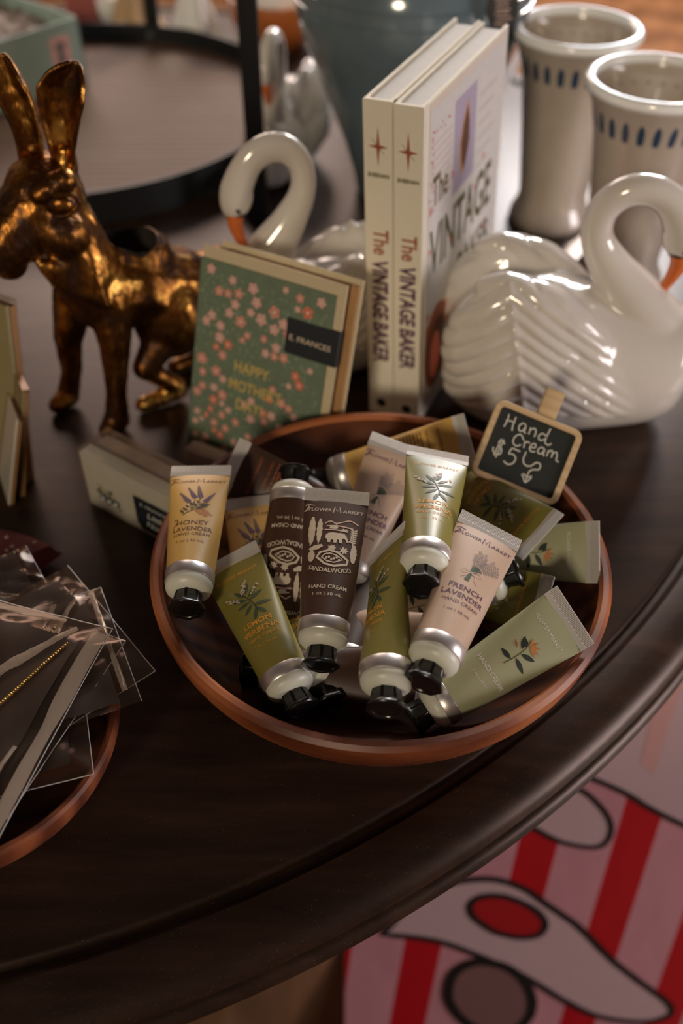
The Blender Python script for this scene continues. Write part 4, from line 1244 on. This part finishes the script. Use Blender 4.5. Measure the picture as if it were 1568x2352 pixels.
k.build('tag_scribble', lambda x, y, h: Vector((x, y, .0009 + h)), ht, 0)
bm = bmesh.new(); tube(bm, [(0, .021, 0), (.004, .045, -.006), (-.004, .08, -.03)], .0006, 6); mesh_obj('string', bm, 'white_cloth', ht)

# ================================================================== TIERED IRON STAND WITH A WOODEN TRAY
ts = thing('tiered_stand', 'round wooden tray in a black iron hoop with tall iron posts', 'tiered stand', (-.365, 1.345, T))
bm = bmesh.new(); lathe(bm, [(0, .006), (.285, .006), (.285, .016), (0, .016)], 96); mesh_obj('wooden_tray', bm, 'tray_wood', ts)
bm = bmesh.new(); lathe(bm, [(.2865, .001), (.2905, .001), (.2905, .040), (.2865, .040), (.2865, .001)], 128); mesh_obj('iron_hoop', bm, 'iron_black', ts)
for a in (-44, 76, 196):
    x, y = .300 * math.cos(R(a)), .300 * math.sin(R(a))
    if a == -44:
        x, y = .270, -.272
    bm = bmesh.new(); box(bm, x - .0105, x + .0105, y - .006, y + .006, 0, .62, .0008); mesh_obj('post', bm, 'iron_black', ts)
    x2, y2 = .289 * math.cos(R(a + (4 if a == -44 else 0))), .289 * math.sin(R(a + (4 if a == -44 else 0)))
    bm = bmesh.new()
    dv = Vector((x - x2, y - y2, 0)); sd = dv.normalized().orthogonal() * .0
    tube(bm, [(x2 * .98, y2 * .98, .012), (x, y, .012)], .007, 8); tube(bm, [(x2 * .98, y2 * .98, .026), (x, y, .020)], .005, 8); mesh_obj('bracket', bm, 'iron_black', ts)
bm = bmesh.new(); n = 96; tube(bm, [(.30 * math.cos(2 * math.pi * i / n), .30 * math.sin(2 * math.pi * i / n), .61) for i in range(n + 2)], .006, 8, caps=False); mesh_obj('upper_hoop', bm, 'iron_black', ts)

# ================================================================== THINGS FURTHER BACK
tbx = thing('open_gift_box', 'pale teal open box with a pink tag, standing on the wooden tray', 'box', (-.362, 1.452, T + .0175), R(48.5))
bm = bmesh.new(); Lb, Db, Hb, t = .30, .17, .088, .003
box(bm, -Lb, 0, 0, t, 0, Hb); box(bm, -Lb, 0, Db - t, Db, 0, Hb); box(bm, -t, 0, 0, Db, 0, Hb); box(bm, -Lb, -Lb + t, 0, Db, 0, Hb); box(bm, -Lb, 0, 0, Db, 0, t)
mesh_obj('box_shell', bm, 'teal_card', tbx, smooth=False)
k = Ink(); k.poly([(-52, 26), (-20, 26), (-20, 72), (-52, 72)], 'palepink'); k.ellipse(-36, 42, 7, 11, 'greyplum', lay=1); k.ellipse(-36, 58, 9, 7, 'greyplum', lay=1)
k.build('pink_tag', lambda x, y, h: Vector((x, -h * 2, y)), tbx, 0)
bm = bmesh.new(); random.seed(12); tp = thing('tissue_paper', 'crumpled pale pink paper lying inside the teal box', 'tissue paper', (-.362, 1.452, T + .0175), R(48.5))
g = [[bm.verts.new((-Lb + .008 + (Lb - .016) * i / 24, .008 + (Db - .016) * j / 16, .070 + .014 * noise.noise(Vector((i * .45, j * .5, 2))))) for j in range(17)] for i in range(25)]
for i in range(24):
    for j in range(16):
        bm.faces.new((g[i][j], g[i + 1][j], g[i + 1][j + 1], g[i][j + 1]))
bmesh.ops.solidify(bm, geom=bm.faces[:], thickness=.002); mesh_obj('crumpled_sheet', bm, 'rose_paper', tp)


def glass_bowl(name, mat, loc, r_, h_, label, cat):
    bm = bmesh.new(); lathe(bm, [(0, 0), (r_ * .45, 0), (r_ * .5, h_ * .06), (r_ * .85, h_ * .35), (r_, h_ * .75), (r_ * .97, h_), (r_ * .93, h_), (r_ * .95, h_ * .75), (r_ * .8, h_ * .38), (0, h_ * .12)], 64)
    o = mesh_obj(name, bm, mat, loc=loc); return tag(o, label, cat)


glass_bowl('amber_bowl', 'amber_glaze', (-.095, 1.66, T + .0003), .085, .075, 'amber brown glazed bowl left of the blue vase in the blurred background', 'bowl')
glass_bowl('white_dish', 'white_porcelain', (-.10, 1.655, T + .012), .055, .085, 'small white dish stacked inside the amber bowl', 'dish')
glass_bowl('candle_cup', 'white_porcelain', (-.385, 1.76, T + .0003), .022, .04, 'tiny white cup by the far edge of the table', 'cup')


def cloth_cone(name, mat, loc, r_, h_, seed, label, cat):
    bm = bmesh.new(); N1, N2 = 40, 14
    rings = []
    for j in range(N2 + 1):
        t = j / N2; rings.append([bm.verts.new((r_ * (1 - t * .92) * (1 + .22 * math.sin(5 * a + seed) * (1 - t)) * math.cos(a), r_ * (1 - t * .92) * (1 + .22 * math.sin(5 * a + seed)) * math.sin(a), h_ * t ** 1.3 + .004 * math.sin(7 * a))) for a in [2 * math.pi * i / N1 for i in range(N1)]])
    for A, B in zip(rings, rings[1:]):
        for i in range(N1):
            bm.faces.new((A[i], A[(i + 1) % N1], B[(i + 1) % N1], B[i]))
    bm.faces.new(rings[0]); bm.faces.new(rings[-1])
    o = mesh_obj(name, bm, mat, loc=loc); return tag(o, label, cat)


cloth_cone('napkin', 'white_cloth', (-.232, 1.66, T + .004), .044, .14, 1, 'gathered white napkin behind the iron hoop', 'napkin')
cloth_cone('cloth_bundle', 'tan_cloth', (-.335, 1.73, T + .004), .042, .13, 2.4, 'tan cloth bundle left of the white napkin', 'cloth')
cloth_cone('napkin', 'white_cloth', (.005, 1.565, T + .004), .036, .07, 4.2, 'low white napkin between the amber bowl and the blue vase', 'napkin')
for x, y, w_, h_, c_, lb_ in ((-.52, 1.75, .07, .10, 'amber_glaze', 'reddish brown box at the far table edge, leftmost of the two'), (-.425, 1.79, .05, .12, 'maroon_cloth', 'dark maroon box at the far table edge beside the tan cloth')):
    bm = bmesh.new(); box(bm, -w_ / 2, w_ / 2, -.03, .03, 0, h_, .002); o = mesh_obj('small_box', bm, c_, loc=(x, y - .02, T + .0003)); tag(o, lb_, 'box')

# ================================================================== STRIPED BAG BELOW THE TABLE EDGE
bo = Vector((0, .40, 0)); bu = Vector((0, .22, .68)).normalized()
bag = thing('shopping_bag', 'red and pink striped shopping bag with a printed white bow, standing below the table', 'bag', (0, .40, .001))
BTh = .16; bwid = .415
bn = Vector((0, -.68, .22)).normalized()
bm = bmesh.new()
def bp(x, h, d): return bm.verts.new(Vector((x, 0, 0)) + bu * h - bn * d * (1 if h > .01 else 1))
NX, NZ = 20, 20; HB = .66
fr = [[bm.verts.new(Vector((.004 + (bwid) * i / NX, 0, 0)) + bu * (HB * j / NZ) - bn * (0)) for j in range(NZ + 1)] for i in range(NX + 1)]
bk = [[bm.verts.new(Vector((.004 + (bwid) * i / NX, BTh * (1 - .25 * j / NZ), 0)) + bu * (HB * j / NZ) * 1) for j in range(NZ + 1)] for i in range(NX + 1)]
for g in (fr, bk):
    for i in range(NX):
        for j in range(NZ):
            bm.faces.new((g[i][j], g[i + 1][j], g[i + 1][j + 1], g[i][j + 1]))
for i in range(NX):
    bm.faces.new((fr[i][0], fr[i + 1][0], bk[i + 1][0], bk[i][0]))
for j in range(NZ):
    bm.faces.new((fr[0][j], fr[0][j + 1], bk[0][j + 1], bk[0][j])); bm.faces.new((fr[NX][j], fr[NX][j + 1], bk[NX][j + 1], bk[NX][j]))
mesh_obj('bag_body', bm, 'striped', bag, smooth=False)
for dz in (0, .10):
    bm = bmesh.new(); tube(bm, [Vector((.21 + .07 * math.cos(t), dz, 0)) + bu * (.655 + .03 * math.sin(t)) for t in [math.pi * i / 14 for i in range(15)]], .004, 8); mesh_obj('bag_handle', bm, 'ink_black', bag)
k = Ink()
Ap = [(46, 229), (83, 286), (120, 307), (162, 312), (196, 299), (226, 273), (263, 240), (303, 191), (342, 152), (377, 119), (384, 97), (356, 84), (304, 93), (261, 119), (207, 163), (155, 195), (105, 219)]
Hp = [(225, 239), (221, 230), (212, 225), (198, 224), (182, 228), (167, 235), (154, 246), (144, 257), (140, 269), (142, 278), (149, 285), (160, 288), (175, 287), (190, 281), (205, 272), (217, 261), (224, 249)]
Dp = [(221, 98), (213, 80), (200, 69), (183, 65), (164, 70), (147, 83), (133, 102), (124, 123), (123, 145), (127, 164), (138, 178), (153, 185), (170, 184), (188, 176), (204, 161), (215, 141), (221, 119)]
Bp = [(140, 425), (165, 404), (198, 386), (232, 365), (269, 358), (281, 374), (277, 398), (255, 427), (229, 444), (200, 452), (160, 455)]
Cp = [(160, 505), (203, 483), (247, 455), (288, 433), (322, 409), (356, 389), (396, 368), (417, 357)]
sm = lambda p: smooth_path(p + [p[0]], 4)[:-1]
k.poly(sm(Ap), 'bagwhite', 1); k.poly(sm(Hp), 'bagred', 2); k.poly(sm(Bp), 'bagwhite', 1); k.poly(sm(Dp), 'plumbrown', 3)
k.poly(Cp + [(417, 655), (150, 655)], 'bagwhite', 1)  # pale sheen on the upper bag, painted over the stripes
k.stroke(sm(Ap), 8, 'black', 4, closed=True); k.stroke(sm(Hp), 8, 'black', 4, closed=True); k.stroke(sm(Bp), 6, 'black', 4, closed=True); k.stroke(sm(Dp), 12, 'black', 5, closed=True); k.stroke(Cp, 6, 'black', 4, sm=4)
for x in (300, 398):
    k.poly([(x, 470), (x + 16, 455), (x + 36, 652), (x + 12, 652)], 'palepink', 2)  # faint stripes showing through the painted sheen
k.build('bow_print_and_sheen', lambda x, y, h: Vector((x, 0, 0)) + bu * y + bn * (h * 3), bag, 0)
